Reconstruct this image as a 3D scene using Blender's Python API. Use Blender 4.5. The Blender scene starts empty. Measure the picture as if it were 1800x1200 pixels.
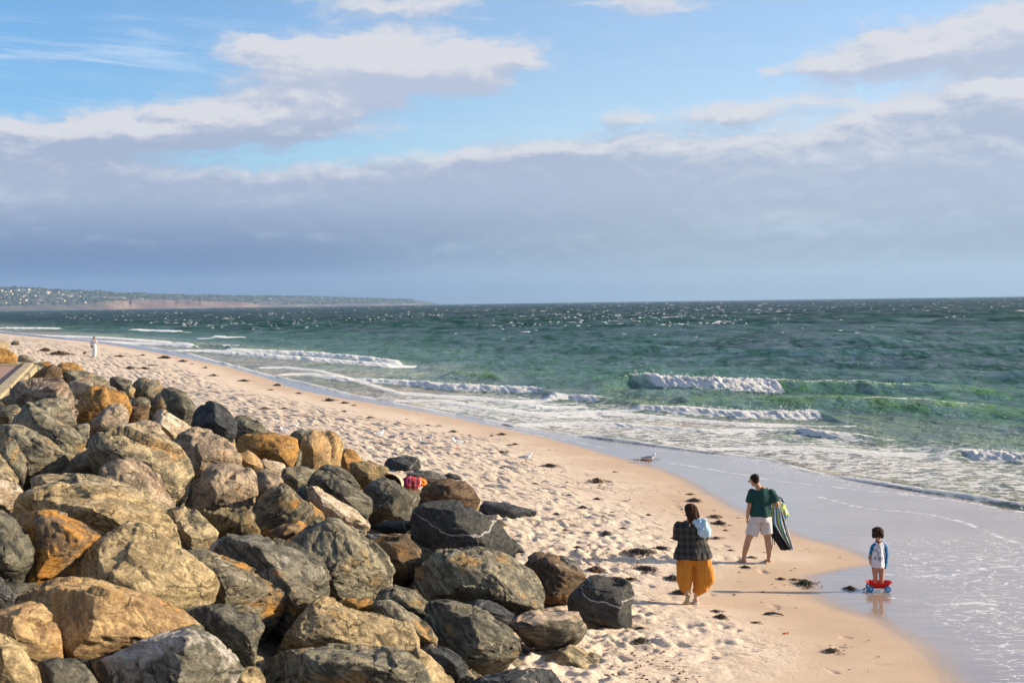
import bpy, bmesh, math, random
import numpy as np
from mathutils import Vector, Matrix, Euler, Quaternion

SC = bpy.context.scene
COL = SC.collection
rnd = random.Random(11)

# ------------------------------------------------------------------ camera
CAM_Z = 5.3
F = 2500.0                       # focal length in photograph pixels (50 mm on 36 mm)
cam_data = bpy.data.cameras.new('camera')
cam = bpy.data.objects.new('camera', cam_data)
COL.objects.link(cam)
cam_data.lens = 50.0
cam_data.sensor_width = 36.0
cam_data.clip_start = 0.1
cam_data.clip_end = 60000.0
cam.location = (0, 0, CAM_Z)
PITCH = math.atan(68.0 / F)
RM = Matrix.Rotation(math.pi / 2 - PITCH, 3, 'X') @ Matrix.Rotation(-0.0135, 3, 'Z')
cam.rotation_euler = RM.to_euler()
cam_data.dof.use_dof = True
cam_data.dof.focus_distance = 26.0
cam_data.dof.aperture_fstop = 3.2
SC.camera = cam

# ------------------------------------------------------------------ light
SUN_EL = math.radians(19.0)
SUN_AZ = math.radians(7.0)       # measured from +X towards +Y
sun_data = bpy.data.lights.new('sun', 'SUN')
sun_data.energy = 5.0
sun_data.angle = math.radians(0.6)
sun_data.color = (1.0, 0.84, 0.63)
sun = bpy.data.objects.new('sun', sun_data)
COL.objects.link(sun)
SUN_DIR = Vector((math.cos(SUN_EL) * math.cos(SUN_AZ), math.cos(SUN_EL) * math.sin(SUN_AZ), math.sin(SUN_EL)))
sun.rotation_euler = SUN_DIR.to_track_quat('Z', 'Y').to_euler()

SC.view_settings.view_transform = 'Standard'
SC.view_settings.look = 'None'
SC.view_settings.gamma = 1.0
SC.view_settings.use_curve_mapping = False
SC.view_settings.exposure = 1.03
SC.render.engine = 'CYCLES'
SC.cycles.use_denoising = True
SC.cycles.max_bounces = 6
SC.cycles.transparent_max_bounces = 8
SC.cycles.volume_bounces = 1
SC.cycles.caustics_reflective = False
SC.cycles.caustics_refractive = False


# ------------------------------------------------------------------ node helper
class NT:
    def __init__(self, tree):
        self.t = tree
        self.n = tree.nodes
        self.l = tree.links

    def put(self, sock, v):
        if v is None:
            return
        if isinstance(v, bpy.types.NodeSocket):
            self.l.new(v, sock)
        else:
            sock.default_value = v

    def node(self, typ, **kw):
        nd = self.n.new(typ)
        for k, v in kw.items():
            setattr(nd, k, v)
        return nd

    def m(self, op, a, b=None, c=None, clamp=False):
        nd = self.node('ShaderNodeMath', operation=op, use_clamp=clamp)
        for s, v in zip(nd.inputs, (a, b, c)):
            self.put(s, v)
        return nd.outputs[0]

    def v(self, op, a, b=None, out=0):
        nd = self.node('ShaderNodeVectorMath', operation=op)
        self.put(nd.inputs[0], a)
        if b is not None:
            if op == 'SCALE':
                self.put(nd.inputs['Scale'], b)
            else:
                self.put(nd.inputs[1], b)
        return nd.outputs['Value'] if op in ('DOT_PRODUCT', 'LENGTH') else nd.outputs[0]

    def xyz(self, x, y, z):
        nd = self.node('ShaderNodeCombineXYZ')
        for s, v in zip(nd.inputs, (x, y, z)):
            self.put(s, v)
        return nd.outputs[0]

    def sep(self, v):
        nd = self.node('ShaderNodeSeparateXYZ')
        self.put(nd.inputs[0], v)
        return nd.outputs

    def smooth(self, x, a, b, lo=0.0, hi=1.0):
        nd = self.node('ShaderNodeMapRange', interpolation_type='SMOOTHSTEP')
        self.put(nd.inputs[0], x)
        for i, v in zip((1, 2, 3, 4), (a, b, lo, hi)):
            self.put(nd.inputs[i], v)
        return nd.outputs[0]

    def lin(self, x, a, b, lo=0.0, hi=1.0):
        nd = self.node('ShaderNodeMapRange')
        self.put(nd.inputs[0], x)
        for i, v in zip((1, 2, 3, 4), (a, b, lo, hi)):
            self.put(nd.inputs[i], v)
        return nd.outputs[0]

    def noise(self, vec, scale, detail=4.0, rough=0.5, dist=0.0, color=False, w=None):
        nd = self.node('ShaderNodeTexNoise')
        self.put(nd.inputs['Vector'], vec)
        nd.inputs['Scale'].default_value = scale
        nd.inputs['Detail'].default_value = detail
        nd.inputs['Roughness'].default_value = rough
        nd.inputs['Distortion'].default_value = dist
        return nd.outputs[1 if color else 0]

    def voro(self, vec, scale, feature='F1', out='Distance', rand=1.0):
        nd = self.node('ShaderNodeTexVoronoi', feature=feature)
        self.put(nd.inputs['Vector'], vec)
        nd.inputs['Scale'].default_value = scale
        nd.inputs['Randomness'].default_value = rand
        return nd.outputs[out]

    def mix(self, fac, a, b, mode='MIX'):
        nd = self.node('ShaderNodeMix', data_type='RGBA', blend_type=mode)
        self.put(nd.inputs[0], fac)
        for s, v in ((nd.inputs[6], a), (nd.inputs[7], b)):
            if isinstance(v, tuple) and len(v) == 3:
                v = v + (1.0,)
            self.put(s, v)
        return nd.outputs[2]

    def attr(self, name, out='Fac'):
        nd = self.node('ShaderNodeAttribute', attribute_name=name)
        return nd.outputs[out]

    def bump(self, h, strength=0.5, dist=0.02, normal=None):
        nd = self.node('ShaderNodeBump')
        self.put(nd.inputs['Height'], h)
        self.put(nd.inputs['Strength'], strength)
        self.put(nd.inputs['Distance'], dist)
        if normal is not None:
            self.put(nd.inputs['Normal'], normal)
        return nd.outputs[0]


def new_mat(name):
    mt = bpy.data.materials.new(name)
    mt.use_nodes = True
    nt = NT(mt.node_tree)
    bs = mt.node_tree.nodes['Principled BSDF']
    return mt, nt, bs


MATS = {}


def plain(name, col, rough=0.8, var=0.12, scale=20.0, bump=0.2, bdist=0.004, spec=0.3, trans=0.0):
    """simple surface with mottled colour and fine relief"""
    if name in MATS:
        return MATS[name]
    mt, nt, bs = new_mat(name)
    tc = nt.node('ShaderNodeTexCoord').outputs['Object']
    n = nt.noise(tc, scale, 4)
    d = tuple(c * (1 - var) for c in col)
    l = tuple(min(1, c * (1 + var)) for c in col)
    c = nt.mix(nt.smooth(n, 0.35, 0.65), d, l)
    nt.put(bs.inputs['Base Color'], c)
    bs.inputs['Roughness'].default_value = rough
    bs.inputs['Specular IOR Level'].default_value = spec
    if bump:
        nt.put(bs.inputs['Normal'], nt.bump(nt.noise(tc, scale * 4, 3), bump, bdist))
    MATS[name] = mt
    return mt


# ------------------------------------------------------------------ world: sky and clouds
HZ = lambda px: 532.0 - 0.0135 * (px - 900)


def AE(px, py):
    return ((px - 900) / F, (HZ(px) - py) / F)


world = bpy.data.worlds.new('World')
SC.world = world
world.use_nodes = True
wt = NT(world.node_tree)
for nd in list(wt.n):
    wt.n.remove(nd)
SKY_STRENGTH = 0.086
sky = wt.node('ShaderNodeTexSky', sky_type='NISHITA')
sky.sun_disc = False
sky.sun_elevation = SUN_EL
sky.sun_rotation = math.pi / 2 - SUN_AZ
sky.altitude = 0
sky.air_density = 1.0
sky.dust_density = 0.6
sky.ozone_density = 1.6
gen = wt.node('ShaderNodeTexCoord').outputs['Generated']
gx, gy, gz = wt.sep(gen)
az = wt.m('ARCTAN2', gx, gy)
el = wt.m('ARCSINE', wt.m('MINIMUM', wt.m('MAXIMUM', gz, -1.0), 1.0))

# cloud density as a node group of (azimuth, elevation)
cg = bpy.data.node_groups.new('cloud_density', 'ShaderNodeTree')
cg.interface.new_socket('P', in_out='INPUT', socket_type='NodeSocketVector')
cg.interface.new_socket('D', in_out='OUTPUT', socket_type='NodeSocketFloat')
g = NT(cg)
gi = g.node('NodeGroupInput').outputs[0]
go = g.node('NodeGroupOutput')
pa, pe, _ = g.sep(gi)
# domain warp so that outlines are billowy
pst = g.xyz(pa, g.m('MULTIPLY', pe, 2.6), 0.0)
wn = g.noise(pst, 26.0, 4, 0.6, color=True)
wv = g.v('SUBTRACT', wn, (0.5, 0.5, 0.5))
wx, wy, _ = g.sep(wv)
qa = g.m('ADD', pa, g.m('MULTIPLY', wx, 0.040))
qe = g.m('ADD', pe, g.m('MULTIPLY', wy, 0.022))
q = g.xyz(qa, qe, 0.0)
# the low deck: its upper edge by azimuth
fc = g.node('ShaderNodeFloatCurve')
deck = [(-1500, 330), (-700, 300), (0, 272), (170, 283), (350, 296), (560, 296), (700, 282), (820, 262), (900, 250), (1060, 242),
        (1200, 236), (1400, 232), (1520, 205), (1650, 178), (1800, 168), (2300, 190), (3300, 260)]
cv = fc.mapping.curves[0]
A0, A1 = -1.6, 1.6
EM = 0.25
pts = []
for px, py in deck:
    a_, e_ = AE(px, py)
    pts.append(((math.atan(a_) - A0) / (A1 - A0), e_ / EM))
pts = [(0.0, 0.35)] + pts + [(1.0, 0.4)]
while len(cv.points) < len(pts):
    cv.points.new(0.5, 0.5)
for p_, (x_, y_) in zip(cv.points, pts):
    p_.location = (x_, y_)
fc.mapping.update()
g.put(fc.inputs[1], g.lin(qa, A0, A1))
top = g.m('MULTIPLY', fc.outputs[0], EM)
dd = g.m('SUBTRACT', top, qe)
dens = g.smooth(dd, -0.010, 0.012, 0.0, 1.0)
# separate clouds: px, py, half width, half height, weight
BL = [(160, 262, 130, 22, .75), (260, 245, 150, 30, .9), (400, 225, 150, 36, 1.0), (520, 200, 110, 45, 1.0), (590, 190, 60, 32, .7),
      (700, 190, 40, 16, .45), (700, 232, 45, 12, .4),
      (480, 95, 90, 18, .75), (560, 125, 120, 34, .85), (680, 105, 120, 42, 1.0), (790, 120, 130, 40, .95), (760, 150, 130, 30, .6), (880, 105, 80, 22, .75),
      (600, 15, 90, 22, .42), (720, 30, 120, 22, .5), (800, 15, 70, 16, .4),
      (1090, 14, 90, 14, .62), (1180, 28, 90, 16, .5),
      (1350, 138, 20, 12, .5), (1440, 135, 60, 22, .8), (1540, 118, 90, 32, 1.0), (1640, 110, 110, 42, 1.0), (1750, 95, 90, 48, 1.05), (1830, 80, 60, 36, .9),
      (1100, 215, 42, 15, .75), (1250, 208, 90, 12, .6), (1330, 200, 110, 20, .55), (1480, 190, 100, 22, .5), (1700, 175, 60, 14, .5), (1790, 195, 90, 38, 1.1),
      (30, 245, 60, 15, .6), (1180, 112, 26, 12, .3), (2000, 60, 160, 50, .9), (-200, 150, 220, 40, .8), (2300, 130, 200, 60, .9)]
for (px, py, w_, h_, wt_) in BL:
    a_, e_ = AE(px, py)
    d_ = g.v('MULTIPLY', g.v('SUBTRACT', q, (a_, e_, 0)), (F / w_, F / h_, 0))
    s_ = g.m('MULTIPLY', g.m('EXPONENT', g.m('MULTIPLY', g.v('DOT_PRODUCT', d_, d_), -0.9)), wt_)
    dens = g.m('ADD', dens, s_)
# clouds elsewhere in the sky, above and beside the view
sc_ = g.noise(g.xyz(pa, g.m('MULTIPLY', pe, 2.0), 3.3), 3.2, 2, 0.5)
out_ = g.m('MULTIPLY', g.smooth(sc_, 0.46, 0.62), g.m('MAXIMUM', g.smooth(pe, 0.24, 0.34), g.smooth(g.m('ABSOLUTE', pa), 0.5, 0.62)))
dens = g.m('ADD', dens, g.m('MULTIPLY', out_, 0.9))
det = g.noise(g.xyz(qa, g.m('MULTIPLY', qe, 2.6), 7.0), 46.0, 8, 0.62)
mid = g.noise(g.xyz(pa, g.m('MULTIPLY', pe, 4.0), 2.0), 13.0, 3, 0.5)
dens = g.m('ADD', dens, g.m('MULTIPLY', g.m('SUBTRACT', det, 0.5), 1.15))
dens = g.m('ADD', dens, g.m('MULTIPLY', g.m('SUBTRACT', mid, 0.5), 0.35))
g.l.new(dens, go.inputs[0])


def dens_at(da, de):
    nd = wt.node('ShaderNodeGroup')
    nd.node_tree = cg
    wt.l.new(wt.xyz(wt.m('ADD', az, da), wt.m('ADD', el, de), 0.0), nd.inputs[0])
    return nd.outputs[0]


D0 = dens_at(0.0, 0.0)
D1 = dens_at(0.005, 0.0075)
alpha = wt.smooth(D0, 0.12, 0.85)
lit = wt.m('ADD', 0.40, wt.m('MULTIPLY', wt.m('SUBTRACT', D0, D1), wt.smooth(el, 0.060, 0.115, 0.42, 0.80)), clamp=True)
# inside the deck: long bands of lighter and darker cloud
band = wt.noise(wt.xyz(wt.m('MULTIPLY', az, 1.0), wt.m('MULTIPLY', el, 6.5), 1.7), 4.5, 4, 0.5, 0.3)
lit = wt.m('ADD', lit, wt.m('MULTIPLY', wt.m('SUBTRACT', band, 0.5), 1.0), clamp=True)
hi = wt.smooth(el, 0.055, 0.17)
lit = wt.m('ADD', lit, wt.m('MULTIPLY', hi, 0.24), clamp=True)
right = wt.smooth(az, -0.25, 0.2)
lowcol = wt.mix(right, (0.055, 0.130, 0.310), (0.300, 0.365, 0.420))
midcol = wt.mix(right, (0.385, 0.455, 0.610), (0.425, 0.495, 0.630))
dark = wt.mix(wt.smooth(el, 0.02, 0.085), lowcol, midcol)
dark = wt.mix(wt.smooth(el, 0.022, 0.006), dark, wt.mix(1.0, dark, (.78, .84, .88), 'MULTIPLY'))
dark = wt.mix(wt.smooth(el, 0.105, 0.150), dark, (0.480, 0.545, 0.690))
brightc = wt.mix(wt.smooth(el, 0.02, 0.12), (0.47, 0.58, 0.70), (0.715, 0.720, 0.770))
lit2 = wt.m('MULTIPLY', wt.smooth(lit, 0.30, 0.95), wt.smooth(el, 0.0, 0.06, 0.1, 1.0))
ccol = wt.mix(lit2, dark, brightc)
# thin high streaks
cir = wt.noise(wt.xyz(az, wt.m('MULTIPLY', wt.m('ADD', el, wt.m('MULTIPLY', az, 0.06)), 11.0), 5.0), 8.0, 6, 0.62, 0.4)
cw = wt.v('MULTIPLY', wt.v('SUBTRACT', wt.xyz(az, el, 0.0), (AE(180, 110)[0], AE(180, 110)[1], 0)), (F / 330, F / 55, 0))
cwm = wt.m('EXPONENT', wt.m('MULTIPLY', wt.v('DOT_PRODUCT', cw, cw), -1.0))
cir_a = wt.m('ADD', wt.m('MULTIPLY', wt.smooth(cir, 0.42, 0.75), wt.m('MULTIPLY', cwm, 0.85)), wt.m('MULTIPLY', wt.smooth(cir, 0.5, 0.8), 0.25), clamp=True)

EXPG = 1.0 / (2 ** SC.view_settings.exposure)
bg_sky = wt.node('ShaderNodeBackground')
skyc = wt.mix(1.0, sky.outputs[0], wt.mix(wt.smooth(az, -0.42, 0.12), (0.50, 0.80, 1.10), (0.93, 0.97, 1.10)), 'MULTIPLY')
wt.put(bg_sky.inputs[0], skyc)
bg_sky.inputs[1].default_value = SKY_STRENGTH
bg_c = wt.node('ShaderNodeBackground')
wt.put(bg_c.inputs[0], ccol)
bg_c.inputs[1].default_value = EXPG
bg_w = wt.node('ShaderNodeBackground')
bg_w.inputs[0].default_value = (0.62, 0.76, 0.94, 1)
bg_w.inputs[1].default_value = EXPG
ms0 = wt.node('ShaderNodeMixShader')
wt.put(ms0.inputs[0], cir_a)
wt.l.new(bg_sky.outputs[0], ms0.inputs[1])
wt.l.new(bg_w.outputs[0], ms0.inputs[2])
ms = wt.node('ShaderNodeMixShader')
wt.put(ms.inputs[0], alpha)
wt.l.new(ms0.outputs[0], ms.inputs[1])
wt.l.new(bg_c.outputs[0], ms.inputs[2])
wo = wt.node('ShaderNodeOutputWorld')
wt.l.new(ms.outputs[0], wo.inputs[0])


# ------------------------------------------------------------------ numpy noise
_rs = np.random.RandomState(5)
_perm = _rs.permutation(4096).astype(np.int64)
_grad = _rs.normal(size=(4096, 3))
_grad /= np.linalg.norm(_grad, axis=1)[:, None]


def pnoise(x, y, z):
    """gradient noise, about -0.6..0.6"""
    x = np.asarray(x, float); y = np.asarray(y, float) + 0 * x; z = np.asarray(z, float) + 0 * x
    xi = np.floor(x).astype(np.int64); yi = np.floor(y).astype(np.int64); zi = np.floor(z).astype(np.int64)
    fx = x - xi; fy = y - yi; fz = z - zi
    u = fx * fx * fx * (fx * (fx * 6 - 15) + 10)
    v = fy * fy * fy * (fy * (fy * 6 - 15) + 10)
    w = fz * fz * fz * (fz * (fz * 6 - 15) + 10)
    out = 0.0
    for dx in (0, 1):
        px = _perm[(xi + dx) & 4095]
        wx = u if dx else 1 - u
        for dy in (0, 1):
            py = _perm[(px + yi + dy) & 4095]
            wy = v if dy else 1 - v
            for dz in (0, 1):
                pz = _perm[(py + zi + dz) & 4095]
                gr = _grad[pz]
                wz = w if dz else 1 - w
                out = out + wx * wy * wz * (gr[..., 0] * (fx - dx) + gr[..., 1] * (fy - dy) + gr[..., 2] * (fz - dz))
    return out


def fbm(x, y, z, octs=4, gain=0.5, lac=2.03):
    a = 1.0; s = 0.0
    for i in range(octs):
        s = s + a * pnoise(x + 17.3 * i, y + 5.1 * i, z + 9.7 * i)
        x = x * lac; y = y * lac; z = z * lac
        a *= gain
    return s


def sstep(a, b, x):
    t = np.clip((x - a) / (b - a), 0, 1)
    return t * t * (3 - 2 * t)


# ------------------------------------------------------------------ photograph pixel -> place
RMn = np.array(RM)


def ray(px, py):
    d = RMn @ np.array([(px - 900) / F, (600 - py) / F, -1.0])
    return d / d[1]                     # unit step in world Y


def on_z(px, py, z=0.0):
    d = ray(px, py)
    t = (z - CAM_Z) / d[2]
    return np.array([d[0] * t, t, z])


def curve_x_of_y(pxpts, z):
    w = np.array([on_z(px, py, z) for px, py in pxpts])
    w = w[np.argsort(w[:, 1])]
    return w[:, 1], w[:, 0]


# the edge of the dry / wet sand and the front edge of the swash
WET_PX = [(1665, 1230), (1650, 1200), (1644, 1178), (1622, 1151), (1578, 1115), (1533, 1089), (1470, 1072), (1430, 1055), (1412, 1035), (1415, 1012),
          (1470, 1000), (1530, 990), (1500, 972), (1450, 955), (1390, 940), (1330, 915), (1260, 880), (1190, 840), (1150, 824), (1080, 805), (1000, 780),
          (900, 757), (800, 735), (700, 717), (600, 700), (520, 685), (460, 663), (400, 645), (330, 630), (250, 615), (160, 601), (60, 592), (0, 586)]
SW_PX = [(1900, 915), (1800, 897), (1700, 877), (1600, 862), (1500, 845), (1400, 828), (1330, 806), (1230, 795), (1130, 782), (1000, 765), (900, 748),
         (750, 720), (600, 691), (450, 655), (330, 622), (250, 608), (160, 597), (60, 588), (0, 582)]
WEY, WEX = curve_x_of_y(WET_PX, 0.12)
SWY, SWX = curve_x_of_y(SW_PX, 0.03)
TOE = [(0, -0.2), (12, -0.25), (15.5, 0.15), (17, .5), (19.6, 1.5), (22, 1.7), (24, 1.3), (29.5, .7), (33, -.6), (37, -2.2), (43, -5), (50, -8.3), (60, -13), (73, -20.5), (90, -30.5), (125, -46), (164, -63), (300, -122), (1000, -430)]
CREST = [(0, -2.9), (35, -12.6), (54, -18.1), (60, -21.9), (80, -32), (103, -44), (164, -74), (300, -136), (1000, -450)]
TOY, TOX = np.array(TOE).T
CRY, CRX = np.array(CREST).T


def ext(y, ys, xs, slope=-0.42):
    r = np.interp(y, ys, xs)
    return np.where(y > ys[-1], xs[-1] + (y - ys[-1]) * slope, r)


def x_wet(y): return ext(y, WEY, WEX)
def x_sw(y):
    r = ext(y, SWY, SWX)
    return np.where(y < SWY[0], SWX[0] + 0.12 * (SWY[0] - y), r)
def x_toe(y): return ext(y, TOY, TOX)
def x_cr(y): return ext(y, CRY, CRX)


def sand_z(x, y):
    """beach surface without small relief"""
    xw, xs, xt = x_wet(y), x_sw(y), x_toe(y)
    t = np.clip((x - xw) / np.maximum(xs - xw, .3), 0, 1)
    zf = 0.12 - 0.10 * t
    z_sea = np.maximum(0.02 - 0.03 * np.maximum(x - xs, 0), -0.75)
    s = np.maximum(xw - x, 0)
    zl = 0.12 + 0.045 * s + 0.012 * np.minimum(s, 8) ** 1.35 / 1.5
    zl = np.minimum(zl, 1.15 + 0.01 * s)
    return np.where(x > xs, z_sea, np.where(x > xw, zf, zl))


def mound_z(x, y):
    xt, xc = x_toe(y), x_cr(y)
    t = np.clip((xt - x) / np.maximum(xt - xc, .5), 0, 1.0)
    zt = sand_z(xt, y)
    zc = 3.15
    m = zt - 0.05 + (zc - zt) * (t ** 0.85)
    return np.where(x < xt, m, -5.0)


def ground_z(x, y):
    return np.maximum(sand_z(x, y), mound_z(x, y))


def hit(px, py, fn=ground_z, off=0.0):
    d = ray(px, py)
    y = np.concatenate([np.arange(5, 60, 0.02), np.arange(60, 400, 0.1)])
    x = d[0] * y
    z = CAM_Z + d[2] * y
    g_ = fn(x, y) + off
    k = np.argmax(z < g_)
    if k == 0:
        k = len(y) - 1
    return np.array([x[k], y[k], z[k]])


# ------------------------------------------------------------------ object helpers
def tag(o, label=None, cat=None, group=None, kind=None):
    if label: o['label'] = label
    if cat: o['category'] = cat
    if group: o['group'] = group
    if kind: o['kind'] = kind
    return o


def link(name, me, parent=None, mat=None):
    o = bpy.data.objects.new(name, me)
    COL.objects.link(o)
    if parent is not None:
        o.parent = parent
    if mat is not None and me is not None and not me.materials:
        me.materials.append(mat)
    return o


def thing(name, loc, rotz=0.0):
    o = bpy.data.objects.new(name, None)
    o.empty_display_size = 0.2
    COL.objects.link(o)
    o.location = loc
    o.rotation_euler = (0, 0, rotz)
    return o


def mesh_np(name, verts, faces, smooth=True):
    me = bpy.data.meshes.new(name)
    verts = np.asarray(verts, np.float32)
    faces = np.asarray(faces, np.int32)
    me.vertices.add(len(verts))
    me.vertices.foreach_set('co', verts.ravel())
    k = faces.shape[1]
    me.loops.add(faces.size)
    me.loops.foreach_set('vertex_index', faces.ravel())
    me.polygons.add(len(faces))
    me.polygons.foreach_set('loop_start', np.arange(0, faces.size, k, dtype=np.int32))
    me.update(calc_edges=True)
    if smooth:
        me.polygons.foreach_set('use_smooth', np.ones(len(faces), bool))
    me.validate()
    return me


def grid_faces(nr, nc):
    i = np.arange(nr - 1)[:, None] * nc + np.arange(nc - 1)[None, :]
    return np.stack([i, i + 1, i + nc + 1, i + nc], -1).reshape(-1, 4)


def set_attr(me, name, vals):
    a = me.attributes.new(name, 'FLOAT', 'POINT')
    a.data.foreach_set('value', np.asarray(vals, np.float32).ravel())


def set_col(me, name, vals):
    a = me.attributes.new(name, 'FLOAT_COLOR', 'POINT')
    v = np.ones((len(vals), 4), np.float32)
    v[:, :3] = vals
    a.data.foreach_set('color', v.ravel())

# ================================================================== THE SETTING
def seg_dist(x, y, pts):
    """distance to a polyline on the ground"""
    d = np.full(x.shape, 1e9)
    for (ax, ay), (bx, by) in zip(pts[:-1], pts[1:]):
        vx, vy = bx - ax, by - ay
        t = np.clip(((x - ax) * vx + (y - ay) * vy) / (vx * vx + vy * vy + 1e-9), 0, 1)
        d = np.minimum(d, np.hypot(x - ax - t * vx, y - ay - t * vy))
    return d


# ---- sand sheet
def build_sand():
    NR, NC = 800, 600
    inv = np.linspace(1 / 13.0, 1 / 900.0, NR)
    ys = 1.0 / inv
    u = np.linspace(0, 1, NC)
    x0 = x_toe(ys) - np.where(ys < 60, 4.5, 10.0)
    x1 = x_sw(ys) + 3.0 + ys * 0.02
    X = x0[:, None] + (x1 - x0)[:, None] * u[None, :]
    Y = np.repeat(ys[:, None], NC, 1)
    Z = sand_z(X, Y)
    xw = x_wet(ys)[:, None]
    s = xw - X                                   # metres landward of the wet edge
    n0 = fbm(X * .35, Y * .35, 0 * X, 3)
    dryw = sstep(1.6, 4.6, s + n0 * 1.6)         # trampled part
    dryw = np.where(Y > 60, sstep(2.5, 6, s), dryw)
    near = 1.0 / (1.0 + (Y / 55.0) ** 2)
    # foot marks: pits with pushed-up rims
    n1 = pnoise(X * 3.6, Y * 3.6, 1.0 + 0 * X)
    n2 = pnoise(X * 7.0 + 9, Y * 7.0, 4.0 + 0 * X)
    n3 = pnoise(X * 1.3, Y * 1.3, 8.0 + 0 * X)
    n5 = pnoise(X * .45, Y * .30, 12.0 + 0 * X)
    trod = .30 + 1.3 * np.clip(n3 + .28, 0, 1) + .9 * np.clip(n5 + .05, 0, 1)
    pit = -0.085 * sstep(0.10, 0.42, n1) + 0.045 * sstep(0.04, 0.30, -n1) - 0.045 * sstep(0.10, 0.4, n2) + 0.03 * sstep(.05, .35, -n2)
    fine = 0.020 * fbm(X * 11, Y * 11, 2 + 0 * X, 2)
    Z = Z + dryw * trod * (pit + fine) * np.where(Y > 45, 1.25, 1.0)
    # scattered single prints on the firm sand
    n4 = pnoise(X * 3.1 + 50, Y * 3.1, 3 + 0 * X)
    firm = sstep(0.3, 1.4, s) * (1 - dryw)
    Z = Z - firm * 0.035 * sstep(.33, .48, n4) + firm * .01 * n0
    # very gentle unevenness
    Z = Z + 0.012 * n0 * sstep(0, 2, s)
    Z = Z - np.where(s < 0, 0.0015 * pnoise(X * 1.1, Y * 3.0, 0 * X) * 1.0, 0)
    # clumped ridges of sand near the stones
    V = np.stack([X, Y, Z], -1).reshape(-1, 3)
    me = mesh_np('sand', V, grid_faces(NR, NC)[:, ::-1])
    wet = sstep(0.38, -0.45, s + 0.25 * n0 + .1)
    damp = sstep(3.4, .2, s + n0 * 1.4)
    set_attr(me, 'wet', wet)
    set_attr(me, 'damp', damp)
    # thin foam lines left on the film of water
    lines = [[(1180, 815), (1290, 832), (1347, 842), (1450, 853), (1600, 868), (1700, 880), (1850, 905)],
             [(1430, 872), (1500, 890), (1560, 897), (1640, 904), (1700, 920), (1760, 945), (1850, 975)],
             [(1720, 1003), (1760, 998), (1850, 992)],
             [(1560, 1015), (1620, 1018), (1680, 1008), (1740, 1003)],
             [(1570, 1055), (1650, 1068), (1720, 1062), (1850, 1070)],
             [(700, 722), (900, 760), (1000, 775), (1060, 788)]]
    fl = np.zeros_like(X)
    Ys = Y < 90
    for L in lines:
        P = [tuple(on_z(a, b, .06)[:2]) for a, b in L]
        P = [P[0]] + P[1:]
        wv = 0.35 * pnoise(X * .7, Y * .7, 5 + 0 * X)
        fl = np.maximum(fl, np.where(Ys, np.exp(-(seg_dist(X + wv * .4, Y + wv, P) / 0.075) ** 2), 0))
    xa, ya, _ = on_z(1575, 1035, .05); xb, yb, _ = on_z(1760, 1200, .05)
    lx = xa + (Y - ya) * (xb - xa) / (yb - ya)
    patch = sstep(-0.3, 1.2, X - lx + n0 * 1.2) * sstep(33.0, 27.5, Y) * (s < 0)
    lace = 0.62 * patch
    # foam trails just inside the swash front
    back = x_sw(ys)[:, None] - X
    lace = np.maximum(lace, 0.42 * sstep(2.2, .2, back) * (s < 0) * (Y < 70))
    set_attr(me, 'foamline', fl * (s < 0))
    set_attr(me, 'lace', lace)
    return me


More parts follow.
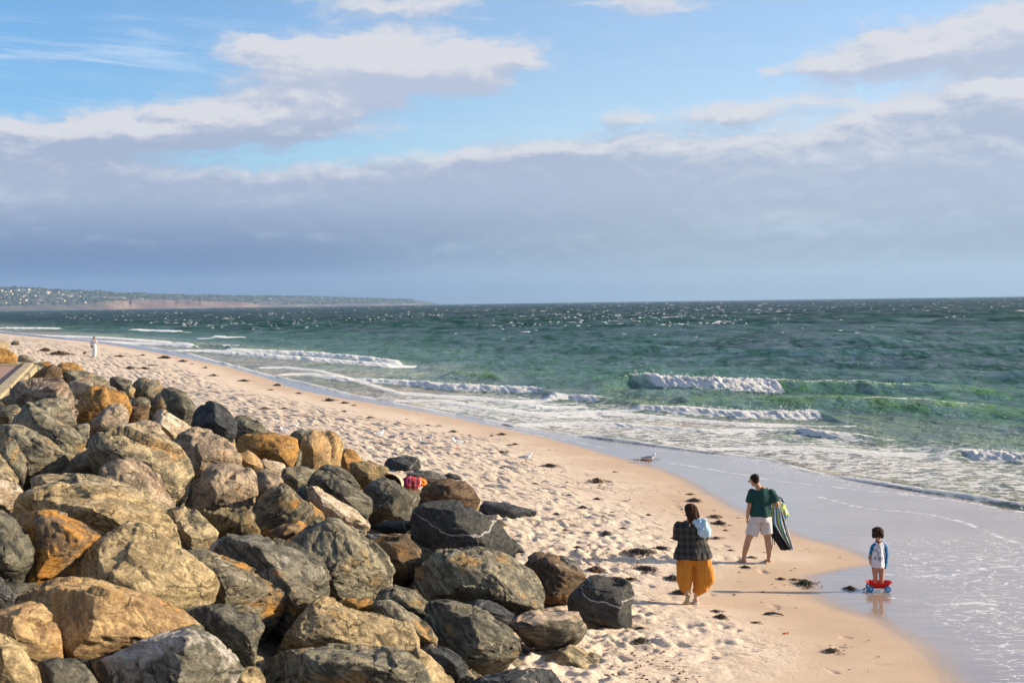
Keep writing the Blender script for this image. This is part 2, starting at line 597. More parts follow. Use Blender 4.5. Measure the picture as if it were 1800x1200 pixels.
def sand_material():
    mt, nt, bs = new_mat('beach_sand')
    pos = nt.node('ShaderNodeNewGeometry').outputs['Position']
    wet = nt.attr('wet'); damp = nt.attr('damp')
    n1 = nt.noise(pos, 1.3, 5, .6)
    n2 = nt.noise(pos, 26.0, 5, .7)
    n3 = nt.noise(pos, 190.0, 2, .5)
    dry = nt.mix(nt.smooth(n1, .3, .7), (0.60, 0.475, 0.355), (0.685, 0.565, 0.440))
    dry = nt.mix(nt.m('MULTIPLY', nt.smooth(n2, .52, .72), .35), dry, (0.40, 0.27, 0.17))
    dry = nt.mix(nt.m('MULTIPLY', nt.smooth(n3, .60, .72), .45), dry, (0.30, 0.20, 0.13))
    dc = nt.mix(nt.smooth(n1, .3, .7), (0.49, 0.350, 0.235), (0.535, 0.390, 0.265))
    wc = nt.mix(nt.smooth(nt.noise(pos, .6, 4), .35, .65), (0.30, 0.235, 0.185), (0.34, 0.27, 0.215))
    strew = nt.m('MULTIPLY', nt.smooth(nt.noise(nt.v('MULTIPLY', pos, (5.0, 6.5, 5)), 1.0, 5, .7), .575, .65), nt.smooth(nt.noise(pos, .35, 3), .38, .58))
    dry = nt.mix(nt.m('MULTIPLY', strew, .7), dry, (.12, .075, .05))
    c = nt.mix(damp, dry, dc)
    c = nt.mix(wet, c, wc)
    # foam
    a = nt.m('MULTIPLY', nt.attr('foamline'), nt.smooth(nt.noise(pos, 2.6, 5, .7), .44, .56))
    st = nt.v('MULTIPLY', pos, (1.0, 1.9, 1.0))
    wv = nt.v('ADD', st, nt.v('SCALE', nt.noise(pos, 1.6, 3, color=True), 0.9))
    ve = nt.voro(wv, 2.3, 'DISTANCE_TO_EDGE')
    vn = nt.noise(wv, 5.5, 5, .65)
    lace = nt.attr('lace')
    l1 = nt.m('MULTIPLY', nt.smooth(ve, nt.m('MULTIPLY', lace, .16), 0.0), nt.smooth(vn, .46, .56))
    l2 = nt.smooth(nt.noise(nt.v('MULTIPLY', wv, (1.0, 1.5, 1)), 3.2, 6, .68), nt.m('SUBTRACT', .74, nt.m('MULTIPLY', lace, .2)), nt.m('SUBTRACT', .79, nt.m('MULTIPLY', lace, .2)))
    fo = nt.m('MAXIMUM', a, nt.m('MULTIPLY', nt.smooth(lace, .02, .3), nt.m('MAXIMUM', l1, l2)), clamp=True)
    fo = nt.m('MULTIPLY', fo, .85)
    c = nt.mix(fo, c, (0.78, 0.76, 0.74))
    nt.put(bs.inputs['Base Color'], c)
    r = nt.lin(wet, 0, 1, .92, .055)
    r = nt.m('SUBTRACT', r, nt.m('MULTIPLY', nt.m('MULTIPLY', damp, .28), nt.m('SUBTRACT', 1.0, wet)))
    r = nt.m('MAXIMUM', r, nt.m('MULTIPLY', fo, .8))
    nt.put(bs.inputs['Roughness'], r)
    nt.put(bs.inputs['Specular IOR Level'], nt.lin(wet, 0, 1, .12, .70))
    h = nt.m('ADD', nt.m('MULTIPLY', nt.noise(pos, 15.0, 4, .6), nt.m('SUBTRACT', 1.0, damp)), nt.m('MULTIPLY', nt.noise(pos, 75.0, 3, .7), .35))
    drybump = nt.bump(h, nt.m('MULTIPLY', nt.m('SUBTRACT', 1.0, wet), .75), .035)
    rip = nt.m('ADD', nt.noise(nt.v('MULTIPLY', pos, (.9, 3.2, 1)), 1.3, 4, .5), nt.m('MULTIPLY', nt.noise(nt.v('MULTIPLY', pos, (1.5, 4.0, 1)), 7.0, 2), .12))
    nb = nt.bump(nt.m('ADD', nt.m('MULTIPLY', rip, .8), nt.m('MULTIPLY', fo, .1)), nt.m('MULTIPLY', wet, .24), .045, drybump)
    nt.put(bs.inputs['Normal'], nb)
    return mt


sand = link('sand', build_sand(), None, sand_material())
tag(sand, kind='structure')

# ---- the rubble bank under the boulders and the land behind it
def build_bank():
    ys = np.concatenate([np.linspace(-8, 60, 170), np.linspace(60.5, 320, 90)])
    NC = 46
    xt, xc = x_toe(ys), x_cr(ys)
    u = np.linspace(0, 1, NC)
    X = (xt + .6)[:, None] + ((xc - xt - .6))[:, None] * u[None, :]
    Y = np.repeat(ys[:, None], NC, 1)
    Z = mound_z(np.minimum(X, xt[:, None]), Y) - 0.3 * sstep(0, .6, X - xt[:, None]) - 0.42
    Z = Z + .14 * fbm(X * 1.4, Y * 1.4, 0 * X, 3)
    V = np.stack([X, Y, Z], -1).reshape(-1, 3)
    me = mesh_np('rubble_bank', V, grid_faces(len(ys), NC))
    return me


mt_bank, nt, bs = new_mat('rubble')
pos = nt.node('ShaderNodeNewGeometry').outputs['Position']
cc = nt.mix(nt.smooth(nt.noise(pos, 6, 5), .35, .65), (.10, .08, .055), (.22, .17, .11))
nt.put(bs.inputs['Base Color'], cc)
bs.inputs['Roughness'].default_value = .95
nt.put(bs.inputs['Normal'], nt.bump(nt.noise(pos, 14, 5), .9, .08))
bank = link('rubble_bank', build_bank(), None, mt_bank)
tag(bank, kind='structure')

# ground sheet behind the sea wall and under everything, out to the horizon
def build_ground():
    ys = np.array([-400, -60, -20, 0, 20, 40, 60, 80, 103, 164, 230, 300, 600, 1000, 2000, 4000, 7000, 12000.])
    us = np.array([0, .02, .2, 2, 8, 40, 200, 1500, 9000.])
    xc = x_cr(ys)
    X = xc[:, None] - .15 - us[None, :]
    Y = np.repeat(ys[:, None], len(us), 1)
    Z = np.where(us[None, :] < .01, 2.2, 2.86) + 0 * X
    V = np.stack([X, Y, Z], -1).reshape(-1, 3)
    return mesh_np('ground', V, grid_faces(len(ys), len(us)), False)


mt_g = plain('dry_ground', (.22, .19, .12), .95, .3, 1.2, .5, .05)
ground = link('ground', build_ground(), None, mt_g)
tag(ground, kind='structure')
sb = mesh_np('seabed', [(-13000, -400, -1.3), (26000, -400, -1.3), (26000, 15000, -1.3), (-13000, 15000, -1.3)], [(0, 1, 2, 3)], False)
tag(link('seabed', sb, None, plain('seabed_sand', (.10, .13, .10), .9, .2, .02, 0)), kind='structure')

# ---- promenade: paved deck with a concrete kerb wall
def box_verts(x0, x1, y0, y1, z0, z1):
    return [(x0, y0, z0), (x1, y0, z0), (x1, y1, z0), (x0, y1, z0), (x0, y0, z1), (x1, y0, z1), (x1, y1, z1), (x0, y1, z1)]


BOXF = [(0, 3, 2, 1), (4, 5, 6, 7), (0, 1, 5, 4), (1, 2, 6, 5), (2, 3, 7, 6), (3, 0, 4, 7)]


def prism(name, poly, z0, z1, mat, parent, bevel=0.0):
    bm = bmesh.new()
    lo = [bm.verts.new((p[0], p[1], z0)) for p in poly]
    hi_ = [bm.verts.new((p[0], p[1], z1)) for p in poly]
    n = len(poly)
    bm.faces.new(lo[::-1]); bm.faces.new(hi_)
    for i in range(n):
        bm.faces.new((lo[i], lo[(i + 1) % n], hi_[(i + 1) % n], hi_[i]))
    bmesh.ops.recalc_face_normals(bm, faces=bm.faces)
    if bevel:
        bmesh.ops.bevel(bm, geom=list(bm.edges), offset=bevel, segments=2, affect='EDGES')
    me = bpy.data.meshes.new(name)
    bm.to_mesh(me); bm.free()
    return link(name, me, parent, mat)


ZD = 3.12
pA = on_z(59, 637, ZD + .12)[:2]           # far seaward corner of the kerb
pB = on_z(-6, 703, ZD + .12)[:2]
dk = (pA - pB) / np.linalg.norm(pA - pB)
nk = np.array([-dk[1], dk[0]])              # landward
pC = pB - dk * (pB[1] + 2.0) / dk[1]
prom = thing('promenade', (pA[0], pA[1], 2.0))
tag(prom, 'red brick paved promenade deck with a pale concrete kerb at the left edge', 'promenade')
loc0 = np.array([pA[0], pA[1]])
def rel(p): return (p[0] - loc0[0], p[1] - loc0[1])
mt_pv, nt, bs = new_mat('brick_paving')
pos = nt.node('ShaderNodeTexCoord').outputs['Object']
br = nt.node('ShaderNodeTexBrick')
nt.put(br.inputs['Vector'], pos)
br.inputs['Scale'].default_value = 4.0
br.inputs['Color1'].default_value = (.30, .15, .12, 1)
br.inputs['Color2'].default_value = (.36, .20, .16, 1)
br.inputs['Mortar'].default_value = (.16, .11, .09, 1)
br.inputs['Mortar Size'].default_value = .015
nt.put(bs.inputs['Base Color'], nt.mix(nt.m('MULTIPLY', nt.noise(pos, 2, 4), .5), br.outputs[0], (.40, .28, .20)))
bs.inputs['Roughness'].default_value = .85
nt.put(bs.inputs['Normal'], nt.bump(br.outputs[1], .3, .01))
mt_cc, nt, bs = new_mat('old_concrete')
pos = nt.node('ShaderNodeTexCoord').outputs['Object']
c = nt.mix(nt.smooth(nt.noise(pos, 3, 5), .35, .65), (.30, .235, .13), (.42, .345, .21))
st = nt.noise(nt.v('MULTIPLY', pos, (5.0, 5.0, .4)), 1.0, 3)
c = nt.mix(nt.m('MULTIPLY', nt.smooth(st, .56, .64), .5), c, (.10, .075, .05))
nt.put(bs.inputs['Base Color'], c)
bs.inputs['Roughness'].default_value = .85
nt.put(bs.inputs['Normal'], nt.bump(nt.noise(pos, 18, 5), .5, .02))
w = .32
zr = 2.0
prism('paving', [rel(pA + nk * w - dk * w), rel(pC + nk * w), rel(pC + nk * 14), rel(pA + nk * 14 - dk * w)], 2.5 - zr, ZD - zr, mt_pv, prom)
kerb = prism('kerb', [rel(pA), rel(pC), rel(pC + nk * w), rel(pA + nk * w)], 2.42 - zr, ZD + .12 - zr, mt_cc, prom, .02)
prism('kerb', [rel(pA + nk * (w + .005)), rel(pA - dk * w + nk * (w + .005)), rel(pA - dk * w + nk * 14), rel(pA + nk * 14)], 2.42 - zr, ZD + .115 - zr, mt_cc, prom, .02)
# buttress ribs down the seaward face with dark drainage gaps between
k = 0.25
i = 0
while k < 24:
    c0 = pA - dk * k
    ln = .55 if i < 4 else 1.9
    c1 = pA - dk * (k + ln)
    prism('wall_panel', [rel(c0 - nk * .0), rel(c0 - nk * .14), rel(c1 - nk * .14), rel(c1 - nk * .0)], 1.7 - zr, ZD + .04 - zr, mt_cc, prom, .015)
    k += ln + .16
    i += 1

# ---- headland across the bay
def headland():
    NX, NY = 460, 46
    # profile of the skyline in the photograph: px -> height above the sea (px), distance (m)
    P = [(-900, 62, 5200), (-400, 58, 5400), (-100, 46, 5600), (0, 45, 5800), (40, 44.5, 5900), (90, 39, 6000), (150, 35, 6200), (240, 28, 6500), (330, 23.5, 6900), (420, 21, 7200), (560, 17, 7800), (640, 13, 8200), (700, 10, 8600), (730, 9, 8800), (755, 5.0, 8900), (770, 1.5, 8950), (778, -2.0, 9000)]
    px_, hp, dist = np.array(P).T
    cl_p = np.array([-900, 0, 120, 160, 190, 230, 300, 360, 400, 430, 450, 560, 620, 778])
    cl_v = np.array([.20, .2, .22, .36, .46, .52, .55, .54, .52, .42, .27, .2, .2, .3])
    pxs = np.linspace(-900, 778, NX)
    v = np.linspace(0, 1, NY)
    PX = np.repeat(pxs[:, None], NY, 1)
    V_ = np.repeat(v[None, :], NX, 0)
    D = np.interp(PX, px_, dist)
    H = np.interp(PX, px_, hp) * D / F * 1.03
    cl = np.interp(PX, cl_p, cl_v)
    depth = 1500.0 * (1 - .3 * sstep(600, 778, PX))
    # cliff within the first 5 %, then the slope up to the ridge, then down behind
    up = np.where(V_ < .08, cl * (V_ / .08) ** .8, cl + (1 - cl) * np.sin(np.clip((V_ - .08) / .62, 0, 1) * math.pi / 2))
    up = np.where(V_ > .75, up * (1 - .5 * (V_ - .75) / .25), up)
    d = D + depth * V_
    X = (PX - 900) / F * d
    # gullies in the cliff and folds in the hills
    gul = pnoise(PX * .09, 0 * PX, V_ * 2.0) + .6 * pnoise(PX * .23, 0 * PX, V_ * 2.0 + 4)
    d = d + np.where(V_ < .3, gul * 130 * sstep(0, .06, V_) * cl, 0)
    Z = H * up * (1 + .14 * pnoise(PX * .03, V_ * 6, 0 * PX) * sstep(0.1, .5, V_)) + H * .03 * pnoise(PX * .3, V_ * 18, 3 + 0 * PX) - 2.5 * (V_ < .01)
    Z = np.where(V_ > .99, -3, Z)
    W = np.stack([X, d, Z], -1).reshape(-1, 3)
    me = mesh_np('headland', W, grid_faces(NX, NY))
    cliff = sstep(.13, .07, V_ + .03 * gul) * sstep(120, 260, PX + 50 * gul)
    cliff = cliff * (1 - .55 * sstep(430, 480, PX))
    set_attr(me, 'cliff', np.clip(cliff + .25 * sstep(.10, .05, V_), 0, 1))
    return me, X, d, Z, PX, V_


hm, HX, HY, HZg, HPX, HV = headland()
mt_h, nt, bs = new_mat('hillside')
pos = nt.node('ShaderNodeNewGeometry').outputs['Position']
pn = nt.v('MULTIPLY', pos, (.001, .001, .004))
g1 = nt.mix(nt.smooth(nt.noise(pn, 9, 5, .6), .42, .58), (.018, .028, .024), (.060, .058, .042))
g1 = nt.mix(nt.smooth(nt.noise(pn, 3.2, 3), .55, .66), g1, (.13, .105, .065))
cl = nt.mix(nt.smooth(nt.noise(nt.xyz(nt.m('MULTIPLY', nt.m('ADD', nt.sep(pos)[0], nt.m('MULTIPLY', nt.sep(pos)[2], 2.2)), .011), nt.m('MULTIPLY', nt.sep(pos)[1], .002), nt.m('MULTIPLY', nt.sep(pos)[2], .012)), 1.0, 5), .38, .62), (.085, .045, .035), (.21, .135, .085))
nt.put(bs.inputs['Base Color'], nt.mix(nt.attr('cliff'), g1, cl))
bs.inputs['Roughness'].default_value = .95
head = link('headland', hm, None, mt_h)
tag(head, kind='structure')

# trees across the headland, too far away to count
def far_woods():
    vs, fs = [], []
    r = np.random.RandomState(3)
    ico = np.array([(0, 0, 1), (.9, 0, .35), (.28, .85, .4), (-.73, .53, .38), (-.73, -.53, .42), (.28, -.85, .3), (0, 0, -.3)])
    fi = np.array([(0, 1, 2), (0, 2, 3), (0, 3, 4), (0, 4, 5), (0, 5, 1), (6, 2, 1), (6, 3, 2), (6, 4, 3), (6, 5, 4), (6, 1, 5)])
    n = 0
    NX, NY = HX.shape
    for _ in range(5200):
        i = r.randint(int(NX * .42), NX - 14); j = r.randint(4, 36)
        if r.rand() < .28: j = r.randint(30, 36)
        p = np.array([HX[i, j], HY[i, j], HZg[i, j]])
        if pnoise(np.array([HPX[i, j] * .02]), np.array([j * .15]), np.array([2.0]))[0] < -.12 and j < 28:
            continue
        s = r.uniform(4, 11) * (1.0 if j < 28 else 1.15)
        vv = ico * np.array([s * r.uniform(.9, 2.2), s * 1.2, s * .8]) * r.uniform(.8, 1.2, (7, 1)) + p + np.array([r.uniform(-9, 9), r.uniform(-15, 15), 0])
        vs.append(vv); fs.append(fi + n); n += 7
    return mesh_np('far_woods', np.concatenate(vs), np.concatenate(fs))


mt_w = plain('far_foliage', (.038, .055, .032), .95, .35, .02, 0)
tag(link('far_woods', far_woods(), None, mt_w), 'dark scrub and trees scattered over the far headland', kind='stuff')

# houses on the slope
def house_mesh(name, w_, d_, h_, roof):
    bm = bmesh.new()
    x, y = w_ / 2, d_ / 2
    v = [bm.verts.new(p) for p in [(-x, -y, -4), (x, -y, -4), (x, y, -4), (-x, y, -4), (-x, -y, h_), (x, -y, h_), (x, y, h_), (-x, y, h_)]]
    for f in BOXF:
        bm.faces.new([v[i] for i in f])
    if roof:
        o = .6
        r_ = [bm.verts.new(p) for p in [(-x - o, -y - o, h_ + .05), (x + o, -y - o, h_ + .05), (x + o, y + o, h_ + .05), (-x - o, y + o, h_ + .05), (-x * .7, 0, h_ + roof), (x * .7, 0, h_ + roof)]]
        for f in [(0, 1, 5, 4), (1, 2, 5), (2, 3, 4, 5), (3, 0, 4), (3, 2, 1, 0)]:
            fc_ = bm.faces.new([r_[i] for i in f]); fc_.material_index = 1
    me = bpy.data.meshes.new(name)
    bm.to_mesh(me); bm.free()
    return me


hw = [plain('white_render', (.45, .44, .42), .8, .05, 1, 0), plain('cream_render', (.60, .50, .36), .8, .05, 1, 0), plain('grey_render', (.34, .36, .37), .8, .05, 1, 0)]
hr = [plain('grey_roof', (.20, .21, .23), .8, .1, 1, 0), plain('brown_roof', (.22, .12, .08), .8, .1, 1, 0)]
hmeshes = []
for i, (a, b, c_, r_) in enumerate([(16, 10, 6, 3), (24, 11, 7, 0), (12, 9, 5, 2.5), (34, 12, 8, 0), (20, 10, 5, 3)]):
    me = house_mesh('house', a, b, c_, r_)
    me.materials.append(hw[i % 3 if i != 3 else 0]); me.materials.append(hr[i % 2])
    hmeshes.append(me)
r = np.random.RandomState(8)
HOUSES = []
special = [(108, .33, 3, 'long white building catching the sun highest on the far headland'), (126, .31, 3, 'bright cream building beside the white one high on the far headland'),
           (165, .20, 1, 'low white building at the left end of the red cliff top'), (176, .19, 3, 'wide white building on the cliff edge where the red cliff begins'),
           (222, .16, 3, 'pale building alone on the middle of the cliff top'), (9, .11, 1, 'cream house lowest on the slope at the far left shore')]
NXh = HX.shape[0]
def head_pt(px, v):
    i = int(np.clip((px + 900) / (778 + 900) * (NXh - 1), 0, NXh - 1)); j = int(round(v * 45))
    return HX[i, j], HY[i, j], HZg[i, j]
for px, v_, k, lab in special:
    HOUSES.append((px, v_, k, lab))
for _ in range(64):
    px = r.choice([r.uniform(0, 150), r.uniform(-20, 190), r.uniform(150, 345), r.uniform(380, 620)], p=[.44, .26, .2, .1])
    v_ = r.uniform(.09, .50) if px < 190 else r.uniform(.10, .2)
    if px > 380: v_ = r.uniform(.12, .5)
    HOUSES.append((px, v_, int(r.choice([0, 1, 2, 4])), None))
for px, v_, k, lab in HOUSES:
    x, y, z = head_pt(px, v_)
    o = link('house', hmeshes[k])
    o.location = (x, y, z)
    o.rotation_euler = (0, 0, r.uniform(-.5, .5))
    s = r.uniform(.55, 1.0) if lab is None else .95
    o.scale = (s, s, s)
    side = 'tiny pale house among trees on the hillside of the far headland' if px < 150 else ('tiny pale house along the red cliff top of the far headland' if px < 370 else 'tiny faint house on the distant low end of the headland')
    tag(o, lab or side, 'house', 'houses on the far headland')

# ================================================================== THE SEA
# wave crests: photograph points along each crest, its height there (m) and how far it has broken (0..1)
WAVES = [
    # (points, front width, back width, shallow tint)
    ([(1020, 668, 0, 0), (1060, 664, .45, 0), (1105, 659, .75, .15), (1140, 660, .9, .45), (1152, 662, .85, 1), (1250, 667, .8, 1), (1345, 668, .8, 1), (1368, 669, .8, .2), (1400, 670, .8, .10), (1500, 672, .85, .12), (1600, 676, .8, .05), (1700, 680, .75, .04), (1800, 684, .7, 0), (1950, 690, .5, 0)], 2.1, 3.8, .15),
    ([(1100, 698, .15, 0), (1200, 696, .4, 0), (1300, 697, .5, 0), (1500, 701, .6, .05), (1600, 703, .55, .3), (1700, 706, .45, .1), (1850, 712, .35, 0)], 1.9, 3.0, .4),
    ([(1105, 712, .15, .6), (1130, 711, .4, 1), (1200, 715, .45, 1), (1300, 721, .45, 1), (1400, 723, .5, 1), (1428, 722, .55, .9), (1440, 723, .5, 0), (1500, 733, .12, 0)], .9, 1.8, .75),
    ([(540, 650, .1, .6), (600, 661, .25, .9), (700, 668, .35, 1), (800, 676, .42, 1), (900, 680, .42, 1), (938, 681, .42, .8), (952, 683, .38, 0), (985, 692, .1, 0)], .9, 1.8, .7),
    ([(958, 696, .2, .8), (975, 693, .35, 1), (1035, 696, .35, .9), (1060, 698, .32, .1), (1130, 703, .2, 0)], .8, 1.5, .8),
    ([(400, 610, .3, .5), (420, 606, .55, 1), (500, 616, .45, .7), (560, 620, .5, 1), (640, 626, .45, 1), (700, 633, .4, 1), (712, 636, .2, 0)], 1.3, 3, .4),
    ([(300, 611, .3, .4), (380, 615, .3, .8), (450, 621, .35, 1), (600, 633, .35, 1), (690, 639, .3, .6)], 1.2, 2.4, .6),
    ([(770, 658, 0, 0), (795, 653, .4, 0), (860, 655, .4, 0), (890, 662, 0, 0)], 1.3, 2.5, .5),
    ([(870, 742, .1, .5), (1000, 738, .16, .8), (1080, 740, .2, 1), (1250, 752, .2, 1), (1330, 750, .2, .5), (1400, 752, .22, .3), (1412, 753, .34, 1), (1460, 759, .32, 1), (1510, 762, .32, .2), (1575, 769, .1, 0)], .6, 1.1, 1.0),
    ([(1325, 784, .1, .7), (1400, 784, .16, 1), (1480, 788, .12, .8), (1560, 793, .1, .7), (1640, 795, .1, .4)], .5, .8, 1.0),
    ([(1640, 797, .1, 0), (1680, 788, .35, 0), (1700, 791, .36, .9), (1800, 798, .38, 1), (1900, 806, .35, 1)], .7, 1.3, 1.0),
    ([(228, 579, .5, .9), (320, 581, .5, .9)], 1.6, 3, .2),
    ([(374, 590, .6, 1), (432, 591, .4, .7)], 1.5, 3, .3),
    ([(-120, 574, .4, 1), (100, 576, .5, 1), (112, 577, .2, 0)], 1.6, 3, .3),
    ([(-120, 582, .35, 1), (60, 588, .45, 1), (150, 593, .5, 1), (250, 600, .45, 1), (330, 605, .5, 1), (350, 607, .2, 0)], 1.5, 3, .4),
    ([(270, 604, .45, 0), (340, 604, .5, 0), (430, 609, .5, 0), (560, 616, .4, 0)], 1.6, 3, .5),
    ([(0, 583, .3, .8), (200, 593, .35, .9), (300, 600, .3, .8)], 1.4, 2, .5),
    ([(500, 643, .12, .8), (560, 650, .15, .8), (700, 688, .1, .6), (860, 700, .15, .8), (960, 712, .15, .8)], .6, 1.0, 1.0),
    ([(980, 722, .1, .5), (1100, 726, .15, .7), (1300, 742, .15, .8), (1420, 745, .1, .4)], .6, .9, 1.0),
    ([(760, 700, .1, .6), (860, 716, .12, .7), (980, 728, .1, .5)], .5, .9, 1.0),
]


def build_sea():
    NRn, NRf = 780, 130
    inv = np.concatenate([np.linspace(1 / 14.0, 1 / 300.0, NRn), np.linspace(1 / 300.0, 1 / 14500.0, NRf + 1)[1:]])
    ys = 1.0 / inv
    NC = 640
    u = np.linspace(0, 1, NC)
    x0 = x_sw(ys) - .15
    far = ys > 420
    x0 = np.where(far, np.maximum(x0, -.8 * ys - 60), x0)
    x1 = .40 * ys + 16
    lo = np.where(x0 < -.42 * ys, -.42 * ys, x0)
    X = lo[:, None] + (x1 - lo)[:, None] * u[None, :]
    # widen the outermost columns so that the water goes on beyond the frame
    wide = np.zeros(NC); wide[-6:] = np.array([.05, .1, .2, .4, .7, 1.0])
    X = X + wide[None, :] * (ys * 1.2 + 30)[:, None]
    wl = np.zeros(NC); wl[:4] = np.array([1.0, .6, .3, .1])
    X = X + wl[None, :] * (np.minimum(x0 - lo, 0))[:, None]
    Y = np.repeat(ys[:, None], NC, 1)
    dyl = np.abs(np.gradient(ys))[:, None] + 0 * X
    o = X - x_sw(ys)[:, None]                 # metres seaward of the swash front
    op = o * .92
    Z = -0.05 + 0.080 * sstep(-.1, .35 + .2 * pnoise(X * .8, Y * .8, 0 * X), o)
    deep = sstep(4, 40, op)
    # wind sea: directional waves, faded where the mesh cannot carry them
    r = np.random.RandomState(2)
    sea = np.zeros_like(X)
    for i in range(46):
        lam = .9 * (30 / .9) ** (i / 45.0)
        th = math.radians(-105 + r.normal() * 34)
        kx, ky = math.cos(th) * 2 * math.pi / lam, math.sin(th) * 2 * math.pi / lam
        amp = .0135 * lam ** .80 * r.uniform(.6, 1.2)
        fade = sstep(2.2, 4.5, lam / dyl) if lam < 60 else 1
        ph = r.uniform(0, 6.28)
        warp = 1.3 * pnoise(X / (lam * 3.5) + i, Y / (lam * 3.5), 0 * X) if i % 3 == 0 else 0
        s_ = np.sin(kx * X + ky * Y + ph + warp * 2.0)
        sea += amp * fade * (s_ + .28 * np.cos(2 * (kx * X + ky * Y + ph + warp * 2.0)))
    patch = .75 + .8 * pnoise(X / 22., Y / 40., 0 * X)
    Z += sea * patch * (.10 + 1.0 * deep)
    Z += (.02 + .05 * sstep(3, 15, op)) * fbm(X * 1.6, Y * 1.1, 0 * X, 3) * sstep(.3, 1.5, o) * (Y < 160)
    face = np.zeros_like(X); foam = np.zeros_like(X); thin = np.zeros_like(X)
    for pts, wf, wb, tint in WAVES:
        C = []
        hm_ = .75 * max(p_[2] for p_ in pts) * (.62 if pts[0][1] > 705 else .85)
        for px, py, h, f in pts:
            h = h * (.62 if py > 705 else .85)
            p = on_z(px, py, .04 + hm_)
            C.append((p[0], p[1], h, f))
        C = np.array(C)
        C = C[np.argsort(C[:, 0])]
        x_lo, x_hi = C[0, 0], C[-1, 0]
        sel = (X > x_lo - 2) & (X < x_hi + 2) & (Y > C[:, 1].min() - 8) & (Y < C[:, 1].max() + 16)
        xs, ysl = X[sel], Y[sel]
        if not len(xs): continue
        jig = .35 * pnoise(xs * .35, ysl * 0, tint * 9 + 0 * xs) + .12 * pnoise(xs * 1.7, ysl * 0, 3 + 0 * xs)
        yc = np.interp(xs, C[:, 0], C[:, 1]) + jig * wf
        sl = np.clip(np.interp(xs, C[:, 0], np.gradient(C[:, 1], C[:, 0])), -1.2, 1.2)
        cosn = 1 / np.sqrt(1 + sl ** 2)
        h = np.interp(xs, C[:, 0], C[:, 2]) * sstep(x_lo - .6, x_lo + .6, xs) * sstep(x_hi + .6, x_hi - .6, xs)
        f = np.interp(xs, C[:, 0], C[:, 3])
        h = h * sstep(.4, 5.0, xs - x_sw(ysl)) if pts[0][0] < 350 else h
        h = h * (1 + .22 * pnoise(xs * .8, ysl * 0, 7 + 0 * xs) + .05 * pnoise(xs * 2.9, ysl * 0, 7 + 0 * xs) * f)
        q = (ysl - yc) * cosn
        ff = np.where(q < 0, np.exp(-np.abs(q / wf) ** 2.2), np.exp(-(q / wb) ** 2))
        lump = f * np.exp(-((q + .3 * wf) / (wf * 1.1)) ** 2) * h * (.42 * fbm(xs * 5.5, ysl * 2.2, 1 + 0 * xs, 4, .65))
        Z[sel] = np.maximum(Z[sel], 0.0) * (1 - ff * .7) + h * ff + lump
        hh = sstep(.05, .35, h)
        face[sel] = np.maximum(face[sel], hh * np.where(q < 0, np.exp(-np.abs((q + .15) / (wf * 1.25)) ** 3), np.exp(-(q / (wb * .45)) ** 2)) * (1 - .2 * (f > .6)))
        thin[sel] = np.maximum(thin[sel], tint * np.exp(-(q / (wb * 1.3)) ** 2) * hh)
        # broken water in front of and over the crest
        fr = sstep(.25, .6, f) * np.where(q < .25, np.exp(-np.abs((q + .35 * wf) / (wf * 1.0)) ** 4), np.exp(-((q - .25) / (.35)) ** 2))
        fr = np.maximum(fr, .40 * f * sstep(-wf * 2.2, -wf, q) * sstep(wb, -wf, q))
        fr = np.maximum(fr, .9 * sstep(0.01, .12, f) * np.exp(-(q / .3) ** 2) * .85)
        foam[sel] = np.maximum(foam[sel], fr)
    # general foam of the surf zone
    strk = fbm(X * .22, Y * .5, 6 + 0 * X, 3)
    surf = .54 * sstep(15, 5, op + strk * 4) * sstep(95, 70, Y) + .34 * sstep(24, 9, op + strk * 5) * sstep(60, 110, Y)
    surf *= sstep(0, 1.2, o)
    foam = np.maximum(foam, surf)
    # rolling lip at the swash front
    lip = np.exp(-((o - .28) / .26) ** 2) * (.75 + .6 * pnoise(X * .5, Y * .5, 2 + 0 * X))
    foam = np.maximum(foam, np.clip(lip * 1.15, 0, 1))
    Z += .028 * np.exp(-((o - .45) / .35) ** 2) * (1 + fbm(X * 4, Y * 4, 0 * X, 2))
    V = np.stack([X, Y, Z], -1).reshape(-1, 3)
    me = mesh_np('sea', V, grid_faces(len(ys), NC))
    # water body colour by depth, with backlit glow painted on crests and faces
    c_sand = np.array([.41, .36, .28]); c_pale = np.array([.25, .31, .235]); c_green = np.array([.075, .165, .125])
    c_teal = np.array([.008, .055, .042]); c_far = np.array([.009, .046, .046])
    nn = fbm(X * .05, Y * .08, 0 * X, 3)
    q_ = (op + nn * 10)
    def lerp(a, b, t): return a[None, None, :] * (1 - t[..., None]) + b[None, None, :] * t[..., None] if a.ndim == 1 else a * (1 - t[..., None]) + b[None, None, :] * t[..., None]
    c = lerp(c_sand, c_pale, sstep(1.5, 9, q_))
    c = lerp(c, c_green, sstep(7, 20, q_))
    c = lerp(c, c_teal, sstep(16, 55, q_))
    c = lerp(c, c_far, sstep(120, 900, Y))
    cr = sstep(.02, .20, sea * patch)[..., None] * sstep(900, 200, Y)[..., None]
    c = c * (1 - .35 * cr) + cr * np.array([.016, .066, .042]) * .8  # crests tinted greener as if light came through them
    g_glow = np.array([.058, .205, .070]); y_glow = np.array([.26, .33, .125])
    gf = g_glow[None, None, :] * (1 - np.clip(thin, 0, 1)[..., None]) + y_glow[None, None, :] * np.clip(thin, 0, 1)[..., None]  # face colours carry the painted backlit glow
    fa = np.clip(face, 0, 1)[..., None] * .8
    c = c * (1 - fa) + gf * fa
    set_col(me, 'wcol_glow', c.reshape(-1, 3))
    set_attr(me, 'foam', np.clip(foam, 0, 1))
    set_attr(me, 'face', np.clip(face, 0, 1))
    return me


